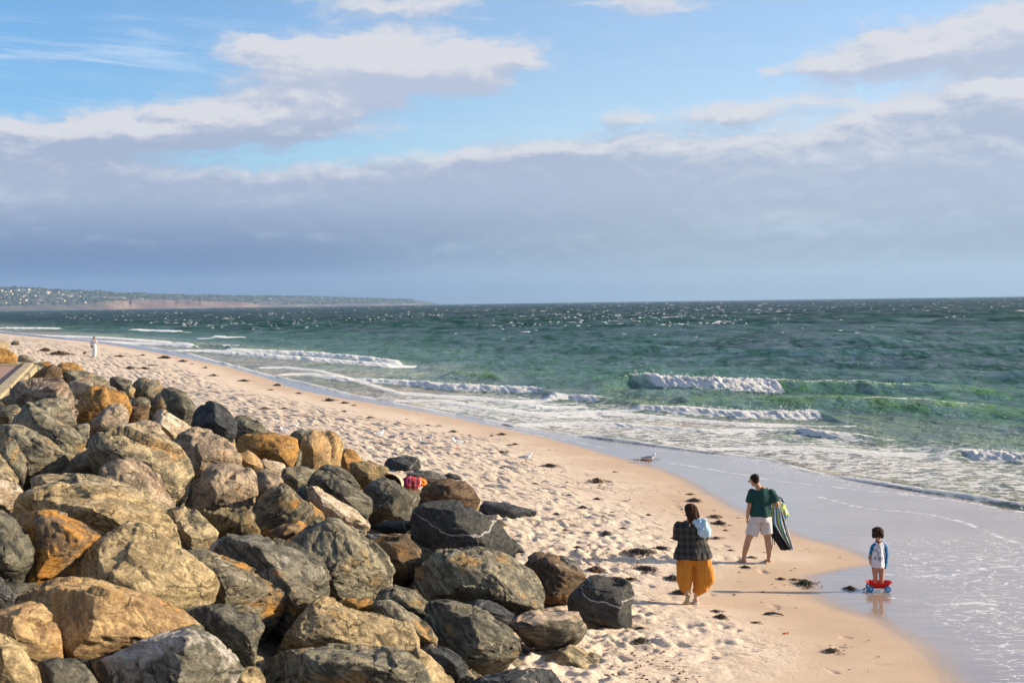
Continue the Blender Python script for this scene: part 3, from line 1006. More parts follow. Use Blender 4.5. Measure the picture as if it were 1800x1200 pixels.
def sea_material():
    mt, nt, bs = new_mat('sea_water')
    geo = nt.node('ShaderNodeNewGeometry')
    pos = geo.outputs['Position']
    px_, py_, pz_ = nt.sep(pos)
    far = nt.smooth(py_, 60.0, 500.0)
    wc = nt.attr('wcol_glow', 'Color')
    p1 = nt.v('MULTIPLY', pos, (.045, .02, 0.0))
    pt = nt.noise(p1, 1.0, 5, .6)
    wc = nt.mix(nt.smooth(pt, .38, .66), wc, nt.mix(1.0, wc, (.62, .70, .78), 'MULTIPLY'))
    p2 = nt.v('MULTIPLY', pos, (.004, .0012, 0.0))
    wc = nt.mix(nt.m('MULTIPLY', nt.smooth(nt.noise(p2, 1.0, 4, .6), .4, .65), .5), wc, nt.mix(1.0, wc, (.55, .62, .75), 'MULTIPLY'))
    foam = nt.attr('foam')
    st = nt.v('MULTIPLY', pos, (1.0, 1.35, 1.6))
    wv = nt.v('ADD', st, nt.v('SCALE', nt.noise(pos, .9, 3, color=True), 1.3))
    n1 = nt.noise(wv, 2.0, 7, .68)
    ve = nt.voro(wv, 1.5, 'DISTANCE_TO_EDGE')
    lacy = nt.m('ADD', n1, nt.m('MULTIPLY', nt.smooth(ve, .16, 0.0), .10))
    th = nt.m('SUBTRACT', .80, nt.m('MULTIPLY', foam, .58))
    fo = nt.m('MULTIPLY', nt.smooth(lacy, th, nt.m('ADD', th, .12)), nt.smooth(foam, .0, .12))
    fo = nt.m('MAXIMUM', fo, nt.smooth(foam, .72, .95))
    # wind-torn flecks on the open water
    w1 = nt.noise(nt.v('MULTIPLY', pos, (.30, .16, 0)), 1.0, 7, .72)
    fleck = nt.m('MULTIPLY', nt.smooth(w1, .73, .77), nt.smooth(py_, 70.0, 160.0))
    fo = nt.m('MAXIMUM', fo, nt.m('MULTIPLY', fleck, .8), clamp=True)
    b1 = nt.noise(nt.v('MULTIPLY', pos, (1.0, 1.5, 1)), 1.6, 6, .62)
    b2 = nt.noise(nt.v('MULTIPLY', pos, (.22, .16, 1)), 1.0, 6, .62)
    b3 = nt.noise(nt.v('MULTIPLY', pos, (.05, .03, 1)), 1.0, 6, .65)
    bn = nt.bump(b1, .8, .5)
    bn = nt.bump(b2, nt.lin(far, 0, 1, .7, 1.0), 3.0, bn)
    bn = nt.bump(b3, nt.lin(far, 0, 1, 0.1, 1.0), 12.0, bn)
    # translucent layer, switched off; wave-top glow is painted into the water colour
    tr = nt.node('ShaderNodeBsdfTranslucent')
    nt.put(tr.inputs[0], wc); nt.put(tr.inputs[1], bn)
    mx = nt.node('ShaderNodeMixShader')
    nt.put(mx.inputs[0], nt.m('MULTIPLY', nt.attr('face'), .0))
    df = nt.node('ShaderNodeBsdfDiffuse'); nt.put(df.inputs[0], wc); nt.put(df.inputs['Normal'], bn)
    gy = nt.node('ShaderNodeBsdfGlossy'); nt.put(gy.inputs['Roughness'], nt.lin(far, 0, 1, .10, .30)); nt.put(gy.inputs['Normal'], bn)
    fr_ = nt.node('ShaderNodeFresnel'); fr_.inputs[0].default_value = 1.33; nt.put(fr_.inputs['Normal'], bn)
    wm = nt.node('ShaderNodeMixShader')
    ch0 = nt.noise(nt.v('MULTIPLY', pos, (.95, .34, 0)), 1.0, 5, .62, .5)
    ch1 = nt.m('ADD', nt.m('MULTIPLY', ch0, .6), nt.m('MULTIPLY', nt.noise(nt.v('MULTIPLY', pos, (.25, .10, 0)), 1.0, 4, .6, .4), .4))
    ch2 = nt.m('ADD', nt.m('MULTIPLY', nt.noise(nt.v('MULTIPLY', pos, (.30, .036, 0)), 1.0, 5, .62, .3), .6), nt.m('MULTIPLY', nt.noise(nt.v('MULTIPLY', pos, (.05, .009, 0)), 1.0, 5, .65, .4), .4))
    chop = nt.m('ADD', nt.m('MULTIPLY', ch1, nt.smooth(py_, 420.0, 80.0)), nt.m('MULTIPLY', ch2, nt.smooth(py_, 80.0, 420.0)))
    fct = nt.smooth(chop, .38, .60, .16, 1.75)
    nt.put(wm.inputs[0], nt.m('MULTIPLY', nt.m('MULTIPLY', fr_.outputs[0], fct), nt.lin(far, 0, 1, .95, .40), clamp=True))
    nt.l.new(df.outputs[0], wm.inputs[1]); nt.l.new(gy.outputs[0], wm.inputs[2])
    nt.l.new(wm.outputs[0], mx.inputs[1]); nt.l.new(tr.outputs[0], mx.inputs[2])
    nt.n.remove(bs)
    fd = nt.node('ShaderNodeBsdfPrincipled')
    fd.inputs['Base Color'].default_value = (.90, .90, .88, 1)
    fd.inputs['Roughness'].default_value = .8
    fd.inputs['Specular IOR Level'].default_value = .1
    nt.put(fd.inputs['Normal'], nt.bump(nt.noise(pos, 3.0, 7, .75), 1.0, .4))
    m2 = nt.node('ShaderNodeMixShader')
    nt.put(m2.inputs[0], fo)
    nt.l.new(mx.outputs[0], m2.inputs[1]); nt.l.new(fd.outputs[0], m2.inputs[2])
    out = [n for n in nt.n if n.type == 'OUTPUT_MATERIAL'][0]
    nt.l.new(m2.outputs[0], out.inputs[0])
    return mt


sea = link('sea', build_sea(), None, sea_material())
tag(sea, kind='structure')

# whitecaps: small tumbling crests standing on the open water
def whitecaps():
    r = np.random.RandomState(21)
    vs, fs, n = [], [], 0
    for _ in range(2700):
        # even over the picture height: uniform in 1/y
        y = 1 / r.uniform(1 / 3200., 1 / 95.) if r.rand() < .10 else 1 / r.uniform(1 / 6000., 1 / 300.)
        x = r.uniform(-.38, .40) * y
        if y < 190 or x < x_sw(np.array([y]))[0] + 38 + y * .03: continue
        cl_ = pnoise(np.array([x / 60.]), np.array([y / 300.]), np.array([9.]))[0]
        if r.rand() > .5 + cl_ * 1.5: continue
        L = r.uniform(.08, .26) * (1 + y / 330.) * (2.6 if r.rand() < .07 else 1)
        W = L * r.uniform(.25, .5)
        H = r.uniform(.04, .16) * (1 + y / 900.)
        th = r.normal() * .3
        m = 9
        t = np.linspace(-1, 1, m)
        hgt = (1 - t ** 2) ** .7 * r.uniform(.3, 1, m)
        jx = r.uniform(-.06, .06, m) * L
        row = []
        for q, hz in ((-1, 0.0), (-.35, .8), (.2, 1.0), (1, .0)):
            X = t * L + jx + (q * .1 * L)
            Yv = q * W * (1 - t ** 2) ** .5 + r.uniform(-.1, .1, m) * W
            Zv = hz * hgt * H + .12
            row.append(np.stack([X * math.cos(th) - Yv * math.sin(th), X * math.sin(th) + Yv * math.cos(th), Zv], -1))
        P = np.concatenate(row) + np.array([x, y, .0 + min(.18, .05 + y / 9000)])
        vs.append(P)
        fs.append(grid_faces(4, m) + n)
        n += len(P)
    return mesh_np('whitecaps', np.concatenate(vs), np.concatenate(fs))


mt_f = plain('foam', (.82, .81, .78), .8, .08, .8, .5, .1)
tag(link('whitecaps', whitecaps(), None, mt_f), 'small white foam crests scattered over the open green sea', kind='stuff')

# spray thrown up along the two breaking crests
def spray():
    r = np.random.RandomState(4)
    vs, fs, n = [], [], 0
    tet = np.array([(0, 0, 1), (.9, 0, -.3), (-.5, .8, -.3), (-.5, -.8, -.3)])
    tf = np.array([(0, 1, 2), (0, 2, 3), (0, 3, 1), (1, 3, 2)])
    for pts in ([(1105, 658, .75, 1), (1125, 657, .85, 2.2), (1160, 660, .85, 2.2), (1250, 666, .8, .8), (1345, 667, .8, .8), (1395, 669, .8, .6), (1480, 671, .8, .5), (1600, 675, .7, .3)],
                [(1120, 710, .35, .8), (1300, 720, .4, .8), (1395, 722, .5, 1.6), (1430, 721, .5, 1.0)],
                [(1690, 790, .3, .5), (1720, 790, .35, 1.0), (1800, 797, .3, .6)],
                [(1405, 752, .3, 1.3), (1420, 753, .3, 1.0), (1480, 760, .3, .4)],
                [(640, 664, .3, .4), (900, 680, .4, .6), (935, 680, .4, .8)]):
        for (a, b) in zip(pts[:-1], pts[1:]):
            pa_, pb_ = on_z(a[0], a[1], a[2]), on_z(b[0], b[1], b[2])
            ln = np.linalg.norm(pb_ - pa_)
            for _ in range(int(ln * 20)):
                t = r.rand()
                k = a[3] + (b[3] - a[3]) * t
                p = pa_ + (pb_ - pa_) * t + np.array([r.normal() * .1, r.normal() * .35, abs(r.normal()) * .11 * k - .04])
                s = r.uniform(.008, .028)
                vs.append(tet * s * np.array([1.3, 1, 1]) + p); fs.append(tf + n); n += 4
    return mesh_np('spray', np.concatenate(vs), np.concatenate(fs))


tag(link('spray', spray(), None, mt_f), 'white spray thrown up along the breaking wave crests', kind='stuff')

# ================================================================== BOULDERS
def rock_mat(name, dark, light, stain, stain_amt=.5, stripe=.5, vein=.0, vein_ax='z', speck=0.0, dust=0.0, patchcol=None, patch_amt=0.0):
    mt, nt, bs = new_mat(name)
    tc = nt.node('ShaderNodeTexCoord').outputs['Object']
    rndv = nt.node('ShaderNodeObjectInfo').outputs['Random']
    off = nt.v('ADD', tc, nt.xyz(nt.m('MULTIPLY', rndv, 37.0), nt.m('MULTIPLY', rndv, 91.0), nt.m('MULTIPLY', rndv, 13.0)))
    warp = nt.v('SCALE', nt.v('SUBTRACT', nt.noise(off, 2.2, 4, .55, color=True), (.5, .5, .5)), .22)
    o2 = nt.v('ADD', off, warp)
    bed = nt.v('MULTIPLY', o2, (1.0, 1.0, 6.5))
    nb = nt.noise(bed, 3.2, 9, .66)
    nm = nt.noise(o2, 3.4, 9, .68)
    nf = nt.noise(off, 26.0, 5, .7)
    f = nt.m('ADD', nt.m('MULTIPLY', nb, stripe), nt.m('MULTIPLY', nm, 1 - stripe))
    c = nt.mix(nt.smooth(f, .42, .58), dark, light)
    # iron staining in broad patches
    ns = nt.noise(nt.v('MULTIPLY', o2, (1, 1, 2.5)), 1.7, 5, .6)
    sm = nt.smooth(ns, .66 - .26 * stain_amt, .80 - .26 * stain_amt)
    c = nt.mix(nt.m('MULTIPLY', sm, min(1, .45 + stain_amt)), c, stain)
    if patchcol:
        npch = nt.noise(nt.v('ADD', o2, (4.0, 2.0, 9.0)), 1.1, 4, .55)
        c = nt.mix(nt.m('MULTIPLY', nt.smooth(npch, .60 - .2 * patch_amt, .66 - .2 * patch_amt), .85), c, patchcol)
    # hairline cracks
    ve = nt.voro(nt.v('ADD', nt.v('MULTIPLY', o2, (1.0, 1.0, 2.2)), nt.v('SCALE', nt.noise(off, 5.0, 4, .6, color=True), .25)), 1.9, 'DISTANCE_TO_EDGE')
    crk = nt.m('MULTIPLY', nt.smooth(ve, .030, .004), nt.smooth(nt.noise(off, 2.6, 3), .46, .58))
    c = nt.mix(nt.m('MULTIPLY', crk, .75), c, tuple(x * .30 for x in dark))
    # grain, pits
    c = nt.mix(nt.smooth(nf, .35, .70), nt.mix(1.0, c, (.62, .60, .58), 'MULTIPLY'), nt.mix(1.0, c, (1.18, 1.16, 1.12), 'MULTIPLY'))
    pits = nt.smooth(nt.noise(bed, 9.0, 6, .7), .60, .70)
    c = nt.mix(nt.m('MULTIPLY', pits, .55), c, tuple(x * .38 for x in dark))
    if speck:
        sp = nt.voro(off, 46.0)
        c = nt.mix(nt.m('MULTIPLY', nt.smooth(sp, .34, .18), speck), c, (.42, .38, .33))
    if vein:
        vz = nt.sep(nt.v('ADD', off, nt.v('SCALE', nt.v('SUBTRACT', nt.noise(off, 3.0, 5, .6, color=True), (.5, .5, .5)), .16)))[2 if vein_ax == 'z' else 0]
        w_ = nt.m('ABSOLUTE', nt.m('SUBTRACT', nt.m('FRACT', nt.m('MULTIPLY', vz, vein)), .5))
        vm = nt.m('MULTIPLY', nt.smooth(w_, .022, .006), nt.smooth(nm, .3, .5))
        c = nt.mix(nt.m('MULTIPLY', vm, .8), c, (.55, .52, .46))
    else:
        vo = nt.voro(nt.v('MULTIPLY', o2, (.5, .9, 1.4)), .8, 'DISTANCE_TO_EDGE')
        c = nt.mix(nt.m('MULTIPLY', nt.smooth(vo, .012, .003), nt.m('MULTIPLY', nt.smooth(nm, .45, .6), .55)), c, (.50, .46, .38))
    if dust:
        up = nt.sep(nt.node('ShaderNodeNewGeometry').outputs['Normal'])[2]
        dn = nt.m('MULTIPLY', nt.smooth(up, .45, .85), nt.smooth(nt.noise(off, 5.0, 6, .7), .62 - .3 * dust, .68 - .2 * dust))
        c = nt.mix(nt.m('MULTIPLY', dn, .9), c, (.56, .42, .30))
    nt.put(bs.inputs['Base Color'], c)
    bs.inputs['Roughness'].default_value = .78
    bs.inputs['Specular IOR Level'].default_value = .28
    h = nt.m('ADD', nt.m('MULTIPLY', nb, .55), nt.m('MULTIPLY', nt.noise(bed, 8.0, 9, .72), .5))
    h = nt.m('SUBTRACT', h, nt.m('MULTIPLY', crk, .22))
    bn = nt.bump(h, .95, .10)
    bn = nt.bump(nt.noise(off, 22.0, 6, .72), .6, .022, bn)
    nt.put(bs.inputs['Normal'], bn)
    return mt


RM_ = {
    'slate': rock_mat('slate_stone', (.060, .062, .050), (.215, .20, .145), (.34, .21, .08), .32, .62),
    'grey': rock_mat('grey_green_stone', (.105, .100, .076), (.34, .31, .215), (.44, .28, .11), .42, .66),
    'greyw': rock_mat('grey_stone_pale_patch', (.10, .10, .078), (.27, .25, .19), (.38, .24, .10), .25, .6, patchcol=(.60, .56, .50), patch_amt=.35),
    'navy': rock_mat('blue_black_stone', (.030, .036, .042), (.085, .092, .095), (.12, .10, .06), .08, .55),
    'navyv': rock_mat('blue_black_stone_veined', (.036, .040, .040), (.095, .095, .085), (.28, .19, .06), .16, .45, vein=1.9),
    'olive': rock_mat('olive_stone', (.13, .105, .05), (.36, .28, .145), (.32, .19, .06), .40, .6),
    'tan': rock_mat('tan_striped_stone', (.26, .20, .105), (.58, .455, .255), (.46, .29, .12), .35, .78),
    'tangrey': rock_mat('tan_and_grey_stone', (.17, .15, .10), (.52, .42, .25), (.44, .27, .11), .40, .7),
    'yellow': rock_mat('yellow_stone', (.34, .22, .11), (.64, .45, .22), (.55, .32, .11), .55, .4),
    'ochre': rock_mat('ochre_stone', (.20, .105, .03), (.46, .26, .075), (.52, .27, .06), .6, .5),
    'orange': rock_mat('orange_stained_stone', (.12, .075, .035), (.30, .21, .12), (.55, .27, .055), .85, .5),
    'greyor': rock_mat('grey_stone_orange_streaks', (.09, .082, .06), (.30, .26, .17), (.54, .28, .07), .55, .6),
    'pink': rock_mat('pinkish_granite', (.20, .155, .11), (.50, .395, .275), (.44, .27, .15), .35, .25, speck=.35),
    'cream': rock_mat('cream_stone', (.42, .32, .21), (.70, .60, .47), (.55, .32, .13), .40, .5),
    'brown': rock_mat('brown_stone', (.085, .055, .030), (.21, .145, .085), (.34, .19, .07), .45, .6),
    'purple': rock_mat('banded_brown_stone', (.13, .085, .065), (.40, .33, .245), (.30, .19, .10), .3, .92),
    'granite': rock_mat('speckled_granite', (.055, .058, .055), (.17, .17, .155), (.22, .20, .15), .2, .2, speck=.85),
    'dusty': rock_mat('sand_dusted_stone', (.10, .095, .075), (.25, .22, .155), (.33, .25, .12), .35, .5, dust=.9),
}

# label, stone, mode, outline px, ridge [(px, py, bulge)], stripe angle (deg, image, counter-clockwise from right)
# modes: L right side and top catch the sun, D tall shaded front, M in between
R = [
 ('dark blue grey block standing alone on the sand, the rightmost boulder', 'navyv', 'D', [(997,1053),(1004,1041),(1038,1012),(1055,1011),(1103,1024),(1110,1041),(1116,1095),(1110,1102),(1069,1102),(1032,1094),(998,1072)], [(1097,1040,.35),(1006,1052,.3),(1046,1030,.42),(1090,1098,.3),(1030,1085,.3)], -12, 's'),
 ('brown boulder with an orange right edge, between the big grey slab and the dark block', 'brown', 'D', [(917,990),(942,973),(961,975),(981,979),(1015,999),(1031,1016),(998,1046),(956,1048),(935,1024)], [(955,984,.45),(1000,1014,.42),(988,1040,.3)], -35, 's'),
 ('low flat block topped with sand, in front of the dark blue grey block', 'dusty', 'M', [(893,1095),(913,1078),(942,1071),(1018,1072),(1032,1106),(1027,1115),(978,1125),(927,1119),(896,1106)], [(975,1096,.35),(905,1098,.3),(1000,1084,.2)], -5, 's'),
 ('pale blue pebbly rock peeping behind the brown boulder with an orange edge', 'granite', 'M', [(975,978),(990,976),(1008,986),(1028,1008),(1030,1018),(1010,1012)], None, -30, 's'),
 ('huge grey green slab sloping down to the right, largest at the foot of the bank', 'grey', 'M', [(734,1024),(737,985),(765,967),(790,961),(855,964),(885,973),(939,1007),(956,1033),(951,1070),(925,1078),(880,1070),(800,1052),(744,1044)], [(800,992,.25),(851,1012,.42),(890,1036,.46),(944,1056,.3),(770,1030,.3)], -28, 's'),
 ('dark square block crossed by two thin white veins, with a yellow right end', 'navyv', 'D', [(724,955),(723,911),(728,893),(745,886),(790,890),(828,886),(857,912),(882,919),(905,960),(916,982),(908,986),(873,974),(800,970)], [(740,905,.42),(800,905,.42),(868,926,.42),(873,966,.32),(738,955,.3)], -3, 's'),
 ('small dark rock tucked behind the top of the white veined block', 'navy', 'M', [(782,898),(800,888),(822,892),(856,912),(850,925),(800,918)], None, -15, 's'),
 ('flat dark rock with a reddish end, lying right of the small tan wedge', 'navy', 'M', [(842,894),(854,881),(880,884),(902,890),(942,898),(947,906),(922,912),(879,911),(842,904)], None, -6, 's'),
 ('small tan wedge beside the dome shaped brown boulder', 'tan', 'L', [(799,887),(819,874),(842,877),(847,890),(838,900),(808,899)], None, 60, 's'),
 ('dome shaped dark brown boulder near the red towel bundle', 'brown', 'D', [(736,869),(744,855),(758,846),(789,840),(812,846),(828,860),(844,882),(833,895),(797,893),(780,897),(748,882)], [(776,858,.42),(812,872,.35)], -20, 's'),
 ('speckled grey granite rock behind the red towel bundle', 'granite', 'M', [(711,838),(718,830),(735,826),(758,826),(774,831),(788,839),(775,847),(755,852),(728,846)], None, -10, 's'),
 ('small dark stone at the right tip of the speckled granite rock', 'navy', 'D', [(776,834),(790,831),(806,836),(816,842),(800,845),(782,842)], None, 0, 's'),
 ('smooth blue black rock lying alone on the upper sand', 'navy', 'D', [(672,817),(685,806),(697,801),(714,798),(733,804),(742,817),(735,827),(708,832),(686,826)], [(700,812,.3),(726,818,.35)], -18, 's'),
 ('dark pyramid boulder split by a pale diagonal seam, by the straw coloured bag', 'slate', 'D', [(635,862),(650,848),(675,840),(694,843),(715,858),(735,872),(733,888),(717,914),(678,910),(648,892)], [(686,854,.40),(668,894,.30),(718,882,.3)], 40, 's'),
 ('smooth olive boulder left of the straw coloured bag', 'olive', 'L', [(610,814),(620,808),(644,808),(667,816),(685,825),(680,838),(664,846),(644,849),(619,838)], [(632,826,.35),(655,838,.3)], -25, ''),
 ('tan rock between the creamy orange boulder and the smooth olive boulder', 'ochre', 'L', [(597,804),(606,786),(622,790),(638,808),(626,818),(600,824)], None, -40, ''),
 ('dark olive rock leaning below the smooth olive boulder', 'slate', 'D', [(556,826),(572,816),(594,818),(611,827),(638,857),(630,863),(594,848)], None, -30, ''),
 ('creamy orange boulder with a rough peak, right of the ochre flat block', 'yellow', 'L', [(528,788),(533,772),(556,758),(576,758),(592,766),(600,783),(594,811),(578,818),(553,828),(531,818)], [(548,786,.35),(556,812,.3)], 60, ''),
 ('grey topped rock behind the creamy orange boulder', 'slate', 'M', [(505,766),(519,756),(544,755),(558,763),(540,780),(515,778)], None, -10, ''),
 ('ochre flat topped block with a shaded front', 'ochre', 'M', [(411,783),(419,768),(436,762),(494,765),(524,774),(525,791),(511,819),(481,812),(431,798)], [(425,776,.3),(470,782,.4),(514,788,.38),(502,812,.3)], -8, ''),
 ('narrow grey sliver of rock between the ochre block and the creamy orange boulder', 'grey', 'M', [(524,788),(531,792),(530,812),(520,821),(510,820)], None, 80, ''),
 ('dark olive boulder behind the ochre flat topped block', 'slate', 'M', [(388,766),(384,750),(405,735),(417,732),(436,731),(460,745),(478,762),(469,767),(420,769),(400,774)], [(420,746,.35),(450,757,.3)], -30, ''),
 ('dark steep boulder on the beach edge of the bank, above the ochre flat topped block', 'navy', 'D', [(339,730),(344,716),(367,706),(389,716),(408,733),(417,747),(411,765),(394,776),(361,760),(339,750)], [(372,722,.4),(398,744,.35),(360,750,.3)], -35, ''),
 ('bright cream rock wedged in the upper bank', 'cream', 'L', [(268,740),(278,719),(294,724),(311,736),(337,754),(320,766),(303,774),(283,760)], None, -40, ''),
 ('upright olive rock with a golden right edge, above the bright cream rock', 'greyor', 'M', [(264,713),(270,700),(278,691),(292,688),(306,705),(317,731),(300,730),(280,722),(268,718)], None, -60, ''),
 ('dark shaded boulder behind the upright olive rock with the golden edge', 'slate', 'D', [(283,687),(300,683),(328,690),(339,705),(344,716),(340,735),(333,746),(317,735),(303,705)], None, -20, ''),
 ('grey boulder with a slanting shadow, on the skyline of the upper bank', 'grey', 'M', [(226,685),(239,669),(256,662),(278,669),(292,683),(280,692),(261,701),(239,699)], [(258,672,.35),(250,692,.3)], 45, ''),
 ('dark low rock left of the grey skyline boulder', 'slate', 'D', [(192,666),(206,662),(231,670),(230,684),(214,688),(194,677)], None, -10, ''),
 ('big orange boulder in the upper bank', 'ochre', 'L', [(132,746),(134,718),(136,702),(147,688),(164,680),(222,686),(231,700),(236,713),(222,718),(200,730),(167,745),(140,750)], [(160,706,.35),(150,735,.3),(205,708,.25)], -12, ''),
 ('shaded ochre rock under the upper bank orange boulder', 'brown', 'D', [(215,716),(235,712),(262,713),(262,739),(240,748),(218,748)], None, 0, ''),
 ('pinkish grey boulder in front of the big orange boulder', 'pink', 'M', [(154,754),(160,738),(175,724),(194,711),(214,710),(225,720),(224,741),(217,752),(183,758),(155,770)], [(200,724,.35),(170,745,.3)], -40, ''),
 ('brown and white banded boulder beside the promenade kerb', 'purple', 'D', [(15,690),(35,676),(60,668),(97,665),(117,666),(126,684),(136,704),(138,726),(130,750),(111,747),(60,712)], [(110,678,.42),(112,735,.34),(50,686,.3)], -4, ''),
 ('olive grey rock under the banded boulder', 'grey', 'M', [(15,744),(30,724),(47,711),(83,702),(119,702),(128,725),(133,746),(119,752),(83,742)], None, -15, ''),
 ('dark grey green boulder with a pale vein, left side of the middle bank', 'grey', 'M', [(12,750),(30,728),(50,712),(70,724),(130,752),(152,775),(147,792),(122,814),(90,790),(50,768)], [(60,736,.3),(110,768,.4),(128,796,.3)], -32, ''),
 ('broad dark green boulder with deep shadows at the left edge', 'grey', 'M', [(-25,770),(0,749),(28,752),(78,770),(100,786),(124,818),(100,835),(47,836),(10,815),(-20,800)], [(40,776,.35),(78,806,.4)], -30, ''),
 ('wedge of grey rock under the broad dark green boulder', 'grey', 'L', [(5,775),(30,772),(42,797),(49,825),(44,852),(25,840),(5,812)], None, -60, ''),
 ('ochre and grey rock at the left frame edge, below the dark green boulder', 'tangrey', 'M', [(-30,800),(5,803),(25,833),(40,855),(32,868),(0,856),(-30,850)], None, -50, ''),
 ('white and orange mottled rock at the left frame edge', 'cream', 'L', [(-35,850),(0,842),(26,848),(38,864),(30,878),(0,890),(-35,884)], None, -10, ''),
 ('pair like dusky boulder in the shade left of the big ribbed tan boulder', 'pink', 'D', [(98,836),(115,816),(133,800),(164,787),(181,797),(201,812),(178,832),(144,835)], [(150,806,.4),(176,818,.3)], -35, ''),
 ('big ribbed tan green boulder in the middle of the bank', 'tangrey', 'L', [(152,773),(172,761),(200,752),(239,749),(283,772),(311,788),(328,814),(336,835),(331,871),(306,886),(278,856),(239,832),(194,808),(156,788)], [(200,782,.3),(262,822,.4),(305,866,.32)], -24, ''),
 ('tan pink rock under the bright cream rock', 'pink', 'L', [(222,749),(235,741),(250,738),(278,747),(286,761),(302,774),(289,782),(267,771),(239,754)], None, -30, ''),
 ('large pinkish granite boulder with hollows, centre of the upper bank', 'pink', 'M', [(294,782),(305,772),(319,761),(342,754),(369,758),(397,774),(425,799),(430,826),(389,828),(356,840),(333,854),(325,830),(310,797)], [(330,786,.38),(342,812,.45),(400,806,.3)], -50, ''),
 ('grey brown granite boulder below the large pinkish one', 'pink', 'M', [(325,885),(332,868),(339,852),(360,832),(375,822),(408,818),(442,830),(452,866),(446,884),(433,893),(389,899),(353,896)], [(382,840,.42),(350,876,.35),(425,850,.3)], -60, ''),
 ('pinkish pointed slab below the big ribbed tan green boulder', 'pink', 'L', [(172,836),(185,822),(200,811),(222,797),(242,808),(278,836),(290,856),(306,880),(311,898),(290,905),(250,872),(194,848)], [(215,820,.35),(250,860,.35)], -38, ''),
 ('long olive tan slab with flowing bands, left of centre', 'tangrey', 'L', [(44,840),(69,831),(125,836),(194,844),(250,858),(294,883),(316,902),(330,930),(300,935),(240,918),(130,905),(55,884)], [(80,858,.3),(190,886,.4),(290,920,.3)], -18, ''),
 ('long tan slab with an orange middle, above the striped slab', 'tan', 'L', [(22,898),(38,872),(100,858),(190,866),(240,886),(300,908),(326,934),(333,966),(312,975),(269,960),(200,935),(99,920),(50,910)], [(80,886,.3),(200,906,.4),(300,950,.3)], -24, ''),
 ('orange stained boulder in deep shade on its left, near the left frame edge', 'orange', 'L', [(22,914),(45,903),(71,897),(102,901),(147,919),(178,942),(170,962),(140,985),(85,1012),(57,1027),(20,1037),(25,990)], [(95,925,.5),(122,950,.55),(60,1000,.35)], -40, ''),
 ('rounded grey green boulder cut by the left frame edge', 'slate', 'L', [(-45,930),(0,900),(25,912),(50,940),(60,968),(57,985),(38,1003),(0,1017),(-45,1005)], [(5,940,.4),(20,985,.45)], -50, ''),
 ('big striped tan slab, the broadest lit face on the left', 'tan', 'L', [(62,1032),(113,990),(176,953),(230,922),(255,934),(312,973),(366,1013),(374,1027),(366,1056),(320,1075),(269,1059),(198,1041),(150,1032),(100,1033)], [(130,1000,.28),(200,1030,.40),(300,1058,.36),(345,1062,.3)], -33, ''),
 ('yellow boulder split by a shadow edge, below the striped tan slab', 'yellow', 'L', [(25,1058),(51,1035),(105,1021),(170,1023),(198,1038),(297,1058),(351,1101),(330,1118),(300,1130),(255,1145),(184,1160),(147,1168),(105,1168),(82,1120),(38,1078)], [(136,1036,.52),(139,1100,.56),(146,1152,.5),(210,1078,.46)], -30, ''),
 ('tan block with ragged top at the lower left edge', 'yellow', 'L', [(-25,1085),(0,1073),(57,1058),(78,1058),(91,1085),(106,1109),(110,1160),(75,1170),(20,1158),(-25,1140)], [(15,1085,.4),(30,1140,.4)], -20, ''),
 ('narrow blue grey stone at the left frame edge, above the tan block', 'granite', 'M', [(-25,1010),(0,1016),(28,1047),(20,1067),(-15,1078)], None, -50, ''),
 ('pale yellow stone in the bottom left corner', 'tan', 'L', [(-35,1112),(0,1115),(42,1140),(65,1185),(72,1220),(20,1245),(-35,1235)], [(5,1150,.4)], -50, ''),
 ('dark green rock at the bottom edge, right of the corner stone', 'slate', 'M', [(60,1166),(80,1160),(136,1158),(159,1175),(175,1205),(165,1250),(80,1250),(62,1210)], None, -15, ''),
 ('grey boulder with a large straight edged shadow, at the bottom edge', 'greyw', 'L', [(147,1162),(200,1148),(250,1130),(300,1116),(340,1105),(368,1105),(391,1123),(412,1150),(430,1176),(410,1205),(380,1250),(200,1260),(160,1225)], [(340,1114,.5),(322,1150,.55),(292,1180,.6),(270,1230,.5),(175,1180,.3)], -35, ''),
 ('dark wavy boulder left of the black gap', 'slate', 'M', [(318,1078),(354,1063),(411,1067),(453,1078),(466,1101),(460,1132),(450,1176),(428,1172),(397,1135),(375,1112),(340,1098)], [(390,1086,.35),(430,1120,.42)], -45, ''),
 ('grey boulder with an orange shoulder, right of the striped slab', 'greyor', 'L', [(314,976),(330,972),(354,972),(397,985),(453,1004),(490,1030),(503,1045),(510,1078),(476,1092),(453,1082),(411,1071),(375,1060),(366,1020),(338,995)], [(385,1005,.40),(395,1045,.50),(450,1070,.4)], -32, ''),
 ('long ridged boulder with a thin orange line along its top', 'greyor', 'M', [(452,1006),(470,1002),(496,1010),(533,1033),(567,1053),(560,1070),(536,1090),(513,1100),(508,1065),(485,1030)], [(500,1030,.35),(520,1070,.4)], -42, ''),
 ('grey rock with a bright white patch on top, centre of the bank', 'greyw', 'M', [(364,958),(395,936),(428,942),(471,951),(519,965),(561,985),(572,1010),(586,1050),(567,1056),(527,1034),(471,1010),(414,992),(370,980)], [(430,962,.3),(500,990,.38),(560,1030,.35)], -28, ''),
 ('tall grey slab leaning left with a brown shaded face, centre of the bank', 'grey', 'L', [(499,958),(542,936),(578,911),(598,912),(641,948),(672,979),(686,1002),(687,1027),(672,1041),(627,1051),(587,1054),(573,1025),(540,985)], [(582,918,.50),(590,960,.60),(598,995,.66),(620,1035,.5)], -40, ''),
